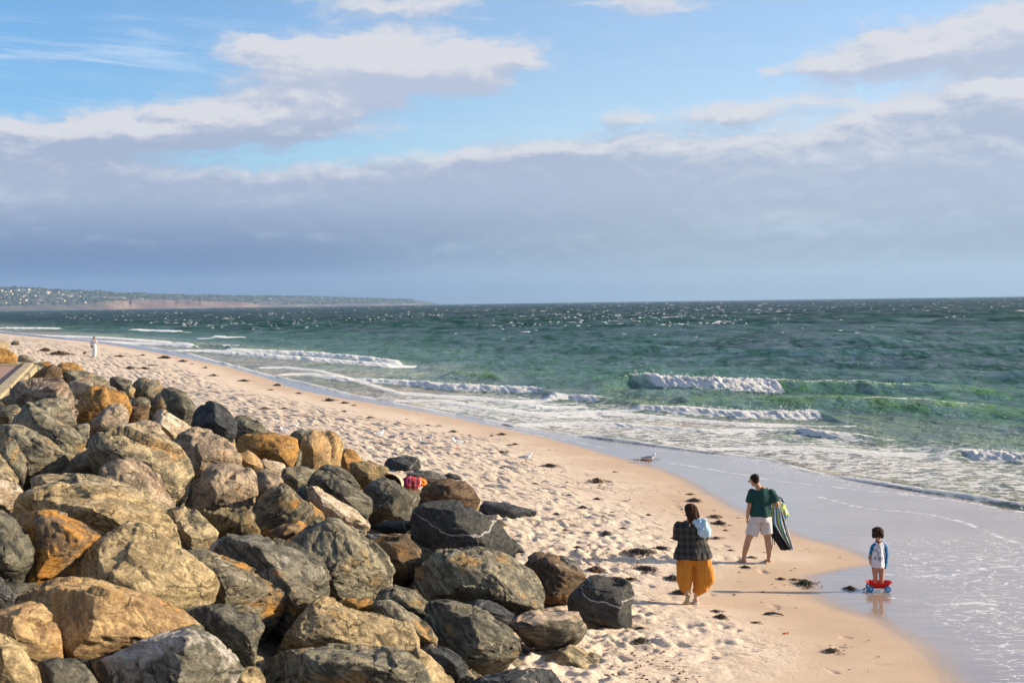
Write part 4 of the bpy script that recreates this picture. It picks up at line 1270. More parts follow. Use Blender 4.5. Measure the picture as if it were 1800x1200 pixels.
 ('pointed brown boulder with a thin pale line, above the tall grey slab', 'greyor', 'M', [(439,897),(460,872),(478,856),(492,849),(508,858),(540,888),(569,913),(552,927),(525,925),(483,926),(461,940)], [(492,862,.45),(505,895,.42),(460,910,.3)], 32, ''),
 ('flat olive block with a sharp corner, left of the pointed brown boulder', 'olive', 'D', [(343,902),(360,898),(397,897),(433,889),(450,912),(462,940),(453,947),(411,938),(357,922)], [(380,906,.35),(430,900,.38),(446,936,.3)], 70, ''),
 ('pale grey lit rock under the flat olive block', 'tangrey', 'L', [(289,902),(320,894),(346,900),(352,916),(382,936),(370,956),(377,975),(354,977),(331,970),(318,934)], None, -45, ''),
 ('small reddish rock in the gap above the tall grey slab', 'orange', 'L', [(457,947),(475,935),(493,925),(525,914),(548,930),(536,940),(510,948),(480,956)], [(506,930,.4)], -20, ''),
 ('creamy ochre long rock under the dark green wedge', 'cream', 'L', [(530,853),(545,848),(567,860),(594,880),(630,902),(649,922),(644,942),(594,930),(567,912),(555,888)], [(570,880,.3),(615,915,.35)], -34, ''),
 ('dark green wedge shaped boulder left of the split pyramid boulder', 'slate', 'M', [(539,849),(556,831),(572,829),(610,848),(639,866),(651,877),(653,897),(644,918),(628,904),(606,882),(572,860)], [(580,846,.38),(630,880,.42)], -36, ''),
 ('smooth grey rock below the creamy orange boulder', 'grey', 'L', [(490,838),(500,822),(533,820),(563,830),(550,845),(539,854),(522,862),(497,848)], None, -20, ''),
 ('small bright cream rock with a shadowed notch, centre top', 'cream', 'L', [(456,811),(467,807),(485,812),(504,819),(489,832),(472,828)], None, -35, ''),
 ('tan rock between the large pinkish granite boulder and the ochre block', 'yellow', 'L', [(421,797),(436,790),(456,809),(471,824),(442,830),(426,812)], None, -30, ''),
 ('pinkish grey rough rock right of the grey brown granite boulder', 'pink', 'M', [(442,832),(469,822),(489,834),(499,847),(478,867),(450,878)], None, -20, ''),
 ('small blue grey rock right of the pointed brown boulder', 'granite', 'M', [(517,863),(530,856),(544,851),(566,874),(558,890),(533,885)], None, -30, ''),
 ('brown rock with a sunny base standing in the sand pocket', 'brown', 'D', [(650,955),(672,942),(712,944),(736,965),(738,990),(720,1012),(697,1008),(666,992)], None, -10, 's'),
 ('low blue grey rock half buried in the sand pocket behind', 'navy', 'M', [(652,924),(680,913),(724,914),(728,926),(700,932),(668,930)], None, -8, 's'),
 ('small dark rock at the left end of the sand pocket', 'navy', 'D', [(630,944),(645,938),(672,941),(660,958),(642,960)], None, 0, 's'),
 ('grey rock with a pale curved vein, right of the tall grey slab', 'grey', 'M', [(657,1056),(669,1036),(692,1026),(720,1036),(757,1064),(742,1083),(697,1062)], [(700,1044,.35)], -35, ''),
 ('long sunlit grey slab under the veined rock', 'grey', 'L', [(660,1060),(690,1055),(734,1084),(754,1104),(767,1123),(765,1138),(746,1142),(731,1108),(697,1092),(669,1078)], [(715,1085,.35),(752,1125,.35)], -38, ''),
 ('big tan slab with a grey blue top, lower centre', 'tan', 'L', [(482,1150),(500,1120),(527,1089),(567,1052),(593,1058),(655,1070),(723,1095),(734,1123),(736,1155),(712,1150),(627,1146),(556,1148),(513,1157)], [(556,1074,.42),(560,1104,.52),(640,1120,.48),(725,1140,.4)], -18, ''),
 ('broad grey mossy boulder at the bottom edge, centre', 'grey', 'M', [(449,1178),(475,1158),(499,1146),(556,1140),(621,1136),(683,1135),(720,1146),(748,1166),(768,1205),(750,1260),(480,1260),(455,1230)], [(520,1170,.35),(640,1165,.42),(720,1185,.38)], -22, ''),
 ('tan slab edge sloping to the sand at the bottom', 'tan', 'L', [(730,1140),(754,1156),(795,1196),(806,1230),(770,1240),(745,1180)], None, -50, ''),
 ('dark ribbed boulder at the foot of the bank, below the huge grey green slab', 'slate', 'M', [(738,1088),(757,1066),(790,1060),(842,1072),(896,1102),(916,1118),(921,1138),(913,1153),(879,1161),(828,1160),(790,1152),(762,1132)], [(790,1085,.38),(850,1112,.45),(890,1140,.4),(830,1150,.35)], -33, 's'),
 ('dark rock behind the ribbed boulder', 'navy', 'M', [(806,1064),(830,1056),(857,1057),(885,1067),(907,1083),(893,1098),(857,1082)], None, -30, 's'),
 ('small dark lump on the sand below the ribbed boulder', 'navy', 'M', [(744,1152),(754,1136),(780,1138),(808,1155),(823,1174),(808,1186),(777,1185)], None, -30, 's'),
 ('dark low rock with a tan crest cut by the bottom edge', 'navy', 'M', [(812,1208),(840,1190),(875,1184),(913,1179),(936,1173),(970,1175),(988,1203),(980,1250),(850,1250)], [(900,1192,.35)], 5, 's'),
 ('small tan block wedged below the tall grey slab', 'ochre', 'M', [(590,1056),(620,1051),(656,1053),(658,1072),(615,1076)], None, 0, ''),
 ('small yellowish stone at the bottom edge under the black gap', 'tan', 'L', [(420,1182),(432,1172),(452,1171),(468,1195),(450,1235),(405,1225)], None, -30, ''),
 ('dark rock in shade at the left frame edge, near the banded boulder', 'slate', 'D', [(-30,722),(0,714),(28,712),(38,720),(20,738),(0,748),(-30,748)], None, -10, ''),
 ('grey green rock just below the promenade kerb', 'grey', 'M', [(-20,712),(5,700),(22,690),(45,687),(77,703),(55,714),(20,718)], None, -20, ''),
 ('dark topped rock beside the promenade wall', 'slate', 'M', [(10,689),(28,674),(55,668),(85,668),(62,684),(30,694)], None, 5, ''),
 ('brown purple sloping rock against the promenade corner', 'brown', 'M', [(50,669),(62,658),(78,646),(95,640),(110,650),(113,664),(83,669)], None, 30, ''),
 ('low golden rock beyond the brown purple one', 'ochre', 'L', [(94,643),(111,637),(133,638),(153,652),(130,658),(112,654)], None, -20, ''),
 ('long olive grey rock pointing to the beach, upper left', 'grey', 'L', [(105,656),(125,650),(150,653),(178,660),(197,673),(185,684),(150,676),(125,670)], None, -14, ''),
 ('pinkish rock over the big orange boulder', 'pink', 'L', [(120,672),(150,665),(178,673),(208,686),(190,694),(160,694),(135,697)], None, -15, ''),
 ('flat grey brown rock right of the big orange boulder', 'grey', 'M', [(228,702),(245,698),(263,700),(266,716),(236,718)], None, 0, ''),
 ('small tan stone under the dark low rock', 'tan', 'L', [(221,680),(229,675),(238,684),(234,697),(224,694)], None, -60, ''),
 ('small grey block in shade left of the pinkish grey boulder', 'grey', 'D', [(126,752),(140,746),(158,744),(158,764),(140,772),(128,764)], None, 0, ''),
 ('big golden boulder beyond the promenade, far left', 'ochre', 'L', [(-30,614),(5,610),(20,616),(31,628),(27,637),(5,640),(-30,640)], None, -20, ''),
 ('far pale tan boulder at the left edge above the golden one', 'tangrey', 'L', [(-25,600),(-5,597),(10,599),(19,607),(16,613),(-5,615),(-25,615)], None, -20, ''),
 ('far small dark pointed rock near the shore, left', 'slate', 'M', [(17,603),(27,597),(34,600),(36,605),(24,607)], None, 0, ''),
 ('far low grey rock right of the golden boulder', 'grey', 'M', [(29,627),(40,623),(52,626),(64,633),(50,637),(32,637)], None, 0, ''),
 ('far small ochre rock right of the promenade corner', 'ochre', 'M', [(60,640),(72,635),(86,636),(92,641),(75,645)], None, 0, ''),
]


def convex_mesh(P):
    bm = bmesh.new()
    for p in P:
        bm.verts.new(p)
    r_ = bmesh.ops.convex_hull(bm, input=bm.verts)
    junk = [e for e in r_['geom_interior'] if isinstance(e, bmesh.types.BMVert)] + [e for e in r_['geom_unused'] if isinstance(e, bmesh.types.BMVert)]
    bmesh.ops.delete(bm, geom=list(set(junk)), context='VERTS')
    bmesh.ops.recalc_face_normals(bm, faces=bm.faces)
    me = bpy.data.meshes.new('hull')
    bm.to_mesh(me); bm.free()
    return me


def remesh(me, vox, smooth=0):
    o = bpy.data.objects.new('tmp', me)
    COL.objects.link(o)
    md = o.modifiers.new('r', 'REMESH')
    md.mode = 'VOXEL'; md.voxel_size = vox; md.adaptivity = 0
    if smooth:
        s_ = o.modifiers.new('s', 'SMOOTH'); s_.iterations = smooth; s_.factor = .5
    dg = bpy.context.evaluated_depsgraph_get()
    out = bpy.data.meshes.new_from_object(o.evaluated_get(dg))
    bpy.data.objects.remove(o)
    bpy.data.meshes.remove(me)
    return out


def co_np(me):
    a = np.empty(len(me.vertices) * 3, np.float32)
    me.vertices.foreach_get('co', a)
    return a.reshape(-1, 3).astype(float)


def no_np(me):
    a = np.empty(len(me.vertices) * 3, np.float32)
    me.vertex_normals.foreach_get('vector', a)
    return a.reshape(-1, 3).astype(float)


def carve(me, size, seed, rough=1.0, frame=np.eye(3)):
    """chip, crack and layer a hull; bedding planes are perpendicular to local z"""
    P = co_np(me)
    for step in range(2):
        N = no_np(me)
        x, y, z = P[:, 0], P[:, 1], P[:, 2]
        s = seed * 13.7
        if step == 0:
            k = 1.5 / size
            # split faces: pieces of the surface shifted and tilted along sharp cell borders
            rs = np.random.RandomState(int(seed) * 17 + 3)
            nc = 26
            cen = rs.uniform(-1, 1, (nc, 3)) * np.abs(P).max(0) * 1.05
            aniso = np.array([1, 1, 1.7])
            wob = .07 * size * np.stack([pnoise(x * k * 2 + s, y * k * 2, z * k * 2), pnoise(x * k * 2 + s + 9, y * k * 2, z * k * 2), pnoise(x * k * 2, y * k * 2 + s, z * k * 2 + 5)], -1)
            D = (((P + wob)[:, None, :] - cen[None]) * aniso) ** 2
            ci = D.sum(-1).argmin(1)
            a_ = rs.uniform(-1, 1, nc)
            gd = rs.normal(size=(nc, 3)) * .16
            d = .042 * size * a_[ci] + np.clip(((P - cen[ci]) * gd[ci]).sum(1), -.035 * size, .035 * size)
            d += .012 * size * fbm(x * k * 1.3 + s, y * k * 1.3, z * k * 1.3, 3, .5)
            d = d * rough
            P = P + N * (d * .8)[:, None]
            # knock off corners along random planes
            for k_ in range(10):
                n_ = np.array([rs.uniform(-.9, 1.0), -rs.uniform(.45, 1.0), rs.uniform(-.5, 1.0)]); n_ /= np.linalg.norm(n_)
                n_ = n_ @ frame
                pr = P @ n_
                h_ = pr.max() * rs.uniform(.74, .93)
                P = P - np.maximum(pr - h_, 0)[:, None] * n_ * .93
            d = np.zeros(len(P)); rough_ = 0
        else:
            k = 1.0
            wz = z + .10 * fbm(x * 1.2 + s, y * 1.2, z * 1.2, 2)
            lay = fbm(x * 1.4 + s, y * 1.4, wz * 10.0, 3, .55)
            d = .013 * lay * min(1.3, size)
            lay2 = fbm(x * 5 + s, y * 5, wz * 24.0, 2, .6)
            d += .006 * lay2
            rid = 1 - np.abs(fbm(x * 2.4 + s, y * 2.4, z * 4.6 + 7, 3)) * 3.0
            d -= .022 * np.clip(rid, 0, 1) ** 4 * min(1.2, size)
            d += .004 * fbm(x * 14, y * 14, z * 22, 2)
        P = P + N * (d * (rough if step else 0))[:, None]
        me.vertices.foreach_set('co', P.astype(np.float32).ravel())
        me.update()
    me.polygons.foreach_set('use_smooth', np.ones(len(me.polygons), bool))


TOTAL_TRI = 0


def make_rock(idx, lab, stone, mode, out, ridge, ang, where):
    global TOTAL_TRI
    out = np.array(out, float)
    cx, cyy = (out[:, 0].min() + out[:, 0].max()) / 2, (out[:, 1].min() + out[:, 1].max()) / 2
    gcx, gcy = (out[:, 0].min() + out[:, 0].max()) / 2, (out[:, 1].min() + out[:, 1].max()) / 2
    out = np.stack([gcx + (out[:, 0] - gcx) * 1.03, gcy + (out[:, 1] - gcy) * 1.04], -1)
    W, H = np.ptp(out[:, 0]), np.ptp(out[:, 1])
    bot = out[:, 1].max()
    if where == 's':
        base = hit(cx, bot - .10 * H)
        d0 = base[1] + .25 * min(W, H) * base[1] / F
    else:
        base = hit(cx, min(cyy + .30 * H, 1230), ground_z, .10)
        d0 = base[1] + .30 * min(W, H * 1.2) * base[1] / F
    mpp = d0 / F
    Wm, Hm = W * mpp, H * mpp
    S = min(Wm, Hm * 1.5)
    lean = {'L': .45, 'M': .15, 'D': -.05}[mode]
    pts = []

    def at(px, py, dep):
        r_ = ray(px, py)
        return np.array([r_[0] * dep, dep, CAM_Z + r_[2] * dep])

    ctr = at(cx, cyy, d0 + .1 * S)
    for px, py in out:
        u, v = (px - cx) / W, (cyy - py) / H
        dep = d0 + Hm * (.95 * v if v > 0 else .35 * v) + lean * u * S
        pts.append(at(px, py, dep))
    if ridge is None:
        ridge = {'L': [(cx - .22 * W, cyy + .05 * H, .40), (cx - .02 * W, cyy + .26 * H, .40)],
                 'M': [(cx - .10 * W, cyy - .02 * H, .38), (cx + .15 * W, cyy + .15 * H, .38)],
                 'D': [(cx - .12 * W, cyy - .20 * H, .42), (cx + .22 * W, cyy - .08 * H, .42), (cx + .15 * W, cyy + .25 * H, .3)]}[mode]
    for px, py, b in ridge:
        u, v = (px - cx) / W, (cyy - py) / H
        dep = d0 + Hm * (.95 * v if v > 0 else .35 * v) + lean * u * S - b * S
        pts.append(at(px, py, dep))
    r2 = random.Random(idx * 7 + 1)
    for k_ in range(0, len(out), 1):           # the far side
        px, py = out[k_]
        if k_ % 2: continue
        f_ = r2.uniform(.6, .8)
        pts.append(at(cx + (px - cx) * f_, cyy + (py - cyy) * f_ - .06 * H, d0 + S * r2.uniform(.75, 1.0) + lean * .5 * S))
    # underside
    pts.append(at(cx - .25 * W, bot - .02 * H, d0 + .35 * S) - np.array([0, 0, .20 * S]))
    pts.append(at(cx + .25 * W, bot - .02 * H, d0 + .35 * S) - np.array([0, 0, .20 * S]))
    P = np.array(pts)
    loc = ctr
    # local frame: z = bedding normal, from the stripe direction in the picture
    a = math.radians(ang)
    right = RMn @ np.array([1, 0, 0.]); upv = RMn @ np.array([0, 1., 0])
    nrm = -math.sin(a) * right + math.cos(a) * upv + np.array([0, -.35, 0])
    q = Vector(nrm).normalized().to_track_quat('Z', 'Y')
    q = q @ Quaternion((0, 0, 1), r2.uniform(0, 6.28))
    Rm = np.array(q.to_matrix())
    L = (P - loc) @ Rm
    me = convex_mesh(L.tolist())
    size = (Wm * Hm * S) ** (1 / 3.)
    vox = max(d0 / 1422.0 * 1.95, size / 60.0)
    me = remesh(me, vox, 0)
    carve(me, size, idx + 1, 1.0, Rm)
    me.name = 'boulder'
    me.materials.append(RM_[stone])
    TOTAL_TRI += len(me.polygons) * 2
    o = link('boulder', me)
    o.location = loc
    o.rotation_mode = 'QUATERNION'
    o.rotation_quaternion = q
    tag(o, lab, 'boulder', 'boulders of the rock bank')
    return o


for i, spec in enumerate(R):
    make_rock(i, *spec)

# boulders deep in the bank, seen only through the gaps
def fillers():
    r = random.Random(77)
    protos = []
    for k in range(5):
        a = np.random.RandomState(k + 40).normal(size=(16, 3)); a /= np.linalg.norm(a, axis=1)[:, None]
        me = convex_mesh((a * np.array([.62, .5, .38])).tolist())
        me = remesh(me, .03, 2)
        carve(me, .9, 200 + k)
        me.name = 'boulder'
        me.materials.append(RM_[['slate', 'brown', 'grey', 'navy', 'tangrey'][k]])
        protos.append(me)
    y = 8.8
    while y < 62:
        xt, xc = float(x_toe(y)), float(x_cr(y))
        n = max(3, int((xt - xc) / 1.15))
        for j in range(n):
            x = xt - .55 - (xt - xc - .9) * (j + r.random() * .6) / n
            yy = y + r.uniform(-.4, .4)
            if x / yy < -.47 or x / yy > .45: continue
            o = link('boulder', protos[r.randrange(5)])
            s = r.uniform(.75, 1.15)
            o.scale = (s, s, s)
            o.rotation_euler = (r.uniform(-.5, .5), r.uniform(-.5, .5), r.uniform(0, 6.28))
            o.location = (x, yy, float(mound_z(np.array(x), np.array(yy))) - .32)
            tag(o, 'shadowed boulder deep in the bank, seen only in the gaps between larger ones', 'boulder', 'buried boulders of the rock bank')
        y += 1.5 + y * .05
    # the bank runs on along the shore
    y = 64
    while y < 290:
        xt, xc = float(x_toe(y)), float(x_cr(y))
        for j in range(4):
            x = xt - (xt - xc) * .9 * (j + r.random() * .8) / 4
            if x / y < -.44 or x / y > -.335: continue
            o = link('boulder', protos[r.randrange(5)])
            s = r.uniform(1.2, 2.2)
            o.scale = (s, s, s * .8)
            o.rotation_euler = (r.uniform(-.4, .4), r.uniform(-.4, .4), r.uniform(0, 6.28))
            o.location = (x, y + r.uniform(-1, 1), float(mound_z(np.array(x), np.array(y))) - .2)
            tag(o, 'distant boulder at the far end of the rock bank', 'boulder', 'distant boulders of the rock bank')
        y += 16.0


fillers()
print('rock tris', TOTAL_TRI)

# ================================================================== HAZE over the bay
hz_me = bpy.data.meshes.new('haze')
bm = bmesh.new()
vv = [bm.verts.new(p) for p in box_verts(-13500, 26500, -450, 15500, -2.5, 300)]
for f in BOXF:
    bm.faces.new([vv[i] for i in f])
bm.to_mesh(hz_me); bm.free()
mt_hz = bpy.data.materials.new('haze_air')
mt_hz.use_nodes = True
for nd in list(mt_hz.node_tree.nodes):
    mt_hz.node_tree.nodes.remove(nd)
hn = NT(mt_hz.node_tree)
pv = hn.node('ShaderNodeVolumePrincipled')
pv.inputs['Color'].default_value = (.48, .70, 1.0, 1)
pv.inputs['Density'].default_value = 4.8e-5
pv.inputs['Anisotropy'].default_value = 0.2
ho = hn.node('ShaderNodeOutputMaterial')
hn.l.new(pv.outputs[0], ho.inputs['Volume'])
tag(link('haze', hz_me, None, mt_hz), 'thin blue sea haze over the bay', kind='stuff')

# ================================================================== PEOPLE AND THEIR THINGS
class Solid:
    """closed rounded primitives collected and fused into one continuous surface"""
    def __init__(self):
        self.v, self.f, self.n = [], [], 0

    def tube(self, path, side=(1, 0, 0), seg=18, cap=True):
        """path: (x, y, z, a, b): a = half width along the side vector, b = half depth"""
        P = np.array([p[:3] for p in path], float)
        A = [(p[3], p[4] if len(p) > 4 else p[3]) for p in path]
        T = np.gradient(P, axis=0)
        T /= np.linalg.norm(T, axis=1)[:, None] + 1e-9
        rings = []
        if cap:      # rounded ends
            a0, b0 = A[0]; a1, b1 = A[-1]
            for k in (1.0, .75, .4):
                c = math.sqrt(max(0, 1 - k * k))
                rings.append((P[0] - T[0] * min(a0, b0) * k, T[0], max(a0 * c, .001), max(b0 * c, .001)))
        for i in range(len(P)):
            rings.append((P[i], T[i], A[i][0], A[i][1]))
        if cap:
            for k in (.4, .75, 1.0):
                c = math.sqrt(max(0, 1 - k * k))
                rings.append((P[-1] + T[-1] * min(a1, b1) * k, T[-1], max(a1 * c, .001), max(b1 * c, .001)))
        th = np.linspace(0, 2 * math.pi, seg, endpoint=False)
        s0 = np.array(side, float)
        base = self.n
        for c, t, a, b in rings:
            s = s0 - t * s0.dot(t)
            if np.linalg.norm(s) < 1e-3:
                s = np.array([0, 1., 0]) - t * t[1]
            s /= np.linalg.norm(s)
            u = np.cross(t, s)
            self.v.append(c + np.outer(np.cos(th) * a, s) + np.outer(np.sin(th) * b, u))
            self.n += seg
        nr = len(rings)
        for i in range(nr - 1):
            for j in range(seg):
                a_ = base + i * seg + j; b_ = base + i * seg + (j + 1) % seg
                self.f.append((a_, b_, b_ + seg, a_ + seg))
        self.f.append(tuple(base + j for j in range(seg))[::-1])
        self.f.append(tuple(base + (nr - 1) * seg + j for j in range(seg)))
        return self

    def ball(self, c, r, rot=None):
        bm = bmesh.new()
        bmesh.ops.create_icosphere(bm, subdivisions=3, radius=1)
        V = np.array([v.co[:] for v in bm.verts]) * np.array(r if hasattr(r, '__len__') else (r, r, r))
        if rot is not None:
            V = V @ np.array(Euler(rot).to_matrix()).T
        self.v.append(V + np.array(c))
        for f in bm.faces:
            self.f.append(tuple(v.index + self.n for v in f.verts))
        self.n += len(V)
        bm.free()
        return self

    def hull(self, pts):
        me = convex_mesh([tuple(p) for p in pts])
        V = np.array([v.co[:] for v in me.vertices])
        self.v.append(V)
        for p in me.polygons:
            self.f.append(tuple(i + self.n for i in p.vertices))
        self.n += len(V)
        bpy.data.meshes.remove(me)
        return self

    def build(self, name, mat, parent, vox=.01, smooth=3, folds=0.0, fscale=(9, 9, 4), label=None, fine=0.0):
        me = bpy.data.meshes.new(name)
        me.from_pydata(np.concatenate(self.v).tolist(), [], self.f)
        me.update()
        if vox:
            me = remesh(me, vox, smooth)
            me.name = name
        if folds or fine:
            P = co_np(me); N = no_np(me)
            sd = len(name) * 3.1
            d = folds * fbm(P[:, 0] * fscale[0] + sd, P[:, 1] * fscale[1], P[:, 2] * fscale[2], 3)
            d += fine * fbm(P[:, 0] * 60, P[:, 1] * 60, P[:, 2] * 20, 2)
            P = P + N * d[:, None]
            me.vertices.foreach_set('co', P.astype(np.float32).ravel()); me.update()
        me.polygons.foreach_set('use_smooth', np.ones(len(me.polygons), bool))
        o = link(name, me, parent, mat)
        if label: o['label'] = label
        return o


def hand(S, w, d, up=(0, 0, 1), s=1.0, thumb=1, curl=.5):
    """palm, four unequal fingers with bends and a thumb from the side; w wrist, d pointing direction, up = back of the hand"""
    d = np.array(d, float); d /= np.linalg.norm(d)
    n = np.array(up, float); n = n - d * n.dot(d); n /= np.linalg.norm(n)
    x = np.cross(d, n)
    w = np.array(w, float)
    S.tube([tuple(w) + (.027 * s, .020 * s), tuple(w + d * .035 * s) + (.037 * s, .017 * s), tuple(w + d * .085 * s) + (.041 * s, .014 * s)], side=tuple(x))
    for i, (o, L) in enumerate(((-.031, .066), (-.011, .078), (.010, .073), (.030, .056))):
        a = w + d * .085 * s + x * o * s
        b = a + (d * math.cos(curl * .5) - n * math.sin(curl * .5)) * L * .45 * s
        c = b + (d * math.cos(curl * 1.3) - n * math.sin(curl * 1.3)) * L * .33 * s
        e = c + (d * math.cos(curl * 2.0) - n * math.sin(curl * 2.0)) * L * .25 * s
        S.tube([tuple(a) + (.0088 * s,), tuple(b) + (.0083 * s,), tuple(c) + (.0075 * s,), tuple(e) + (.0065 * s,)], side=tuple(x), seg=8)
    t0 = w + d * .03 * s + x * thumb * .028 * s
    t1 = t0 + (d * .6 + x * thumb * .7 - n * .3) * .036 * s
    t2 = t1 + (d * .9 + x * thumb * .25 - n * .35) * .030 * s
    S.tube([tuple(t0) + (.012 * s,), tuple(t1) + (.010 * s,), tuple(t2) + (.008 * s,)], side=tuple(x), seg=8)


def head(S, c, s, yaw, pitch, hs=1.0):
    """skull, jaw, nose, ears, eye sockets, lips; face looks along +Y before yaw/pitch"""
    M = np.array((Euler((0, 0, yaw)).to_matrix() @ Euler((pitch, 0, 0)).to_matrix()))
    c = np.array(c, float)
    def at(p): return tuple(c + M @ (np.array(p) * s))
    e = Euler((0, 0, yaw)).to_matrix() @ Euler((pitch, 0, 0)).to_matrix()
    rot = e.to_euler()
    S.ball(at((0, -.012, .022)), (.074 * s, .092 * s, .094 * s), rot)
    S.ball(at((0, .022, -.042)), (.056 * s, .062 * s, .070 * s), rot)
    S.ball(at((0, .050, -.090)), (.028 * s, .026 * s, .022 * s), rot)      # chin
    S.tube([at((0, .078, .012)) + (.007 * s,), at((0, .096, -.018)) + (.011 * s,), at((0, .092, -.030)) + (.014 * s,)], seg=8)
    S.tube([at((-.022, .080, -.056)) + (.006 * s,), at((0, .086, -.055)) + (.008 * s,), at((.022, .080, -.056)) + (.006 * s,)], side=(0, 0, 1), seg=8)
    S.tube([at((-.05, .068, .028)) + (.008 * s,), at((0, .082, .032)) + (.009 * s,), at((.05, .068, .028)) + (.008 * s,)], side=(0, 0, 1), seg=8)
    for q in (-1, 1):
        S.ball(at((q * .076, -.012, -.006)), (.010 * s, .020 * s, .032 * s), rot)
    return at, rot, M


skin = plain('skin_tanned', (.42, .235, .145), .6, .08, 12, .1)
skin_l = plain('skin_light', (.52, .32, .22), .6, .08, 12, .1)
hair_d = plain('dark_brown_hair', (.022, .013, .009), .75, .35, 60, .7, .006, .12)
hair_b = plain('brown_hair', (.036, .018, .010), .75, .35, 60, .7, .006, .12)
eye_m = plain('eye_dark', (.03, .02, .015), .3, .05, 5, 0)
black = plain('black_cloth', (.015, .016, .020), .85, .2, 30, .3)
blackp = plain('black_plastic', (.02, .02, .02), .35, .1, 30, .1)
white_c = plain('white_cotton', (.72, .70, .70), .9, .05, 30, .3)

# ---------------------------------------------------------------- man in the green shirt
pm = hit(1332, 989)
man = thing('person', tuple(pm))
tag(man, 'barefoot man in dark green t-shirt and pale shorts, head bowed, carrying striped towel', 'person', 'people on the beach')
S = Solid()
head(S, (-.055, .035, 1.60), 1.0, .55, -.42)
S.tube([(.045, -.015, 1.40, .07, .062), (.02, .0, 1.48, .056, .056), (-.02, .02, 1.545, .052, .055)])
S.tube([(.07, 0, .84, .155, .115), (.07, 0, .95, .165, .115), (.075, 0, 1.08, .155, .105), (.085, .0, 1.22, .178, .115), (.09, 0, 1.34, .175, .105), (.075, -.005, 1.41, .11, .08)])
S.ball((-.085, 0, 1.355), (.075, .068, .072)); S.ball((.265, 0, 1.345), (.075, .068, .072))
S.tube([(-.10, 0, 1.36, .058), (-.135, -.015, 1.22, .050), (-.160, -.02, 1.09, .042), (-.175, 0, 1.0, .042), (-.190, .03, .875, .029)])
hand(S, (-.190, .03, .875), (-.05, .15, -1), (-1, .1, 0), 1.0, -1, .55)
S.tube([(.275, 0, 1.35, .058), (.335, -.02, 1.23, .050), (.385, -.03, 1.12, .043), (.385, .08, 1.05, .041), (.350, .20, 1.02, .029)])
hand(S, (.350, .20, 1.02), (-.6, .7, -.2), (.3, .2, 1), 1.0, -1, .9)
S.tube([(-.005, 0, .88, .105, .10), (-.075, .0, .70, .088, .085), (-.165, -.01, .50, .066), (-.190, -.015, .43, .060), (-.225, -.03, .32, .060), (-.262, -.02, .17, .042), (-.272, -.01, .08, .038)])
S.tube([(-.255, -.03, .045, .036, .034), (-.32, .0, .040, .040, .028), (-.385, .03, .026, .043, .018)], side=(0, 1, 0))
S.tube([(.145, 0, .88, .108, .10), (.165, 0, .70, .090, .087), (.190, .0, .50, .067), (.195, -.01, .43, .061), (.208, -.02, .32, .061), (.215, -.01, .17, .042), (.215, 0, .08, .038)])
S.tube([(.222, -.035, .045, .036, .034), (.200, .05, .040, .040, .028), (.180, .125, .024, .043, .016)])
for ft, (cx_, cy2, dx, dy) in enumerate(((-.385, .03, -1, .4), (.180, .125, -.25, 1))):
    for k_ in range(5):
        o_ = (k_ - 2) * .016
        S.ball((cx_ + dx * .030 - dy * o_, cy2 + dy * .030 + dx * o_, .014), (.013, .013, .010))
S.build('body', skin, man, .0085, 3)
hd = Solid()
e_ = (Euler((0, 0, .55)).to_matrix() @ Euler((-.42, 0, 0)).to_matrix()).to_euler()
hd.ball((-.055 + .012, .035 - .030, 1.645), (.082, .096, .082), e_)
hd.ball((-.055 + .03, .035 - .055, 1.60), (.068, .060, .062), e_)
hd.build('hair', hair_d, man, .009, 2, .004, (30, 30, 30))
gl = Solid()
_e = Euler((0, 0, .55)).to_matrix() @ Euler((-.42, 0, 0)).to_matrix()
def _g(x, y, z): return tuple(np.array((-.055, .035, 1.60)) + np.array(_e) @ np.array((x, y, z)))
gl.tube([_g(-.080, -.01, .012) + (.004,), _g(-.078, .07, .012) + (.004,), _g(-.05, .092, .010) + (.005,), _g(0, .10, .012) + (.005,), _g(.05, .092, .010) + (.005,)], seg=8)
gl.tube([_g(-.052, .092, .004) + (.016, .012), _g(-.025, .098, .002) + (.016, .012)], seg=8)
gl.build('sunglasses', blackp, man, 0)
tshirt = plain('dark_green_jersey', (.009, .050, .045), .9, .15, 9, .4, .008)
T = Solid()
T.tube([(.07, 0, .905, .215, .170), (.07, 0, 1.0, .203, .155), (.075, 0, 1.10, .196, .132), (.085, 0, 1.22, .208, .136), (.09, -.005, 1.33, .204, .128), (.075, -.01, 1.405, .135, .095), (.055, -.008, 1.44, .085, .078)], cap=False)
T.ball((-.09, 0, 1.355), (.092, .085, .088)); T.ball((.27, 0, 1.345), (.092, .085, .088))
T.tube([(-.10, 0, 1.37, .080), (-.135, -.012, 1.25, .078), (-.152, -.015, 1.175, .080)], cap=False)
T.tube([(.275, 0, 1.36, .080), (.330, -.018, 1.26, .078), (.358, -.024, 1.185, .080)], cap=False)
T.build('t_shirt', tshirt, man, .010, 2, .020, (10, 10, 2.2))
shorts = plain('pale_shorts_cloth', (.52, .49, .50), .9, .06, 14, .4, .006)
T = Solid()
T.tube([(.07, 0, .985, .182, .142), (.07, 0, .90, .198, .160), (.07, 0, .80, .205, .160)], cap=False)
T.tube([(-.01, 0, .88, .125, .13), (-.06, 0, .74, .130, .125), (-.125, -.005, .545, .128, .118)], cap=False)
T.tube([(.145, 0, .88, .125, .13), (.168, 0, .74, .125, .122), (.185, 0, .565, .122, .116)], cap=False)
T.build('shorts', shorts, man, .010, 2, .016, (9, 9, 3.0))
T = Solid()
T.ball((.02, -.143, .875), (.009, .004, .009))
T.build('pocket_button', blackp, man, 0)


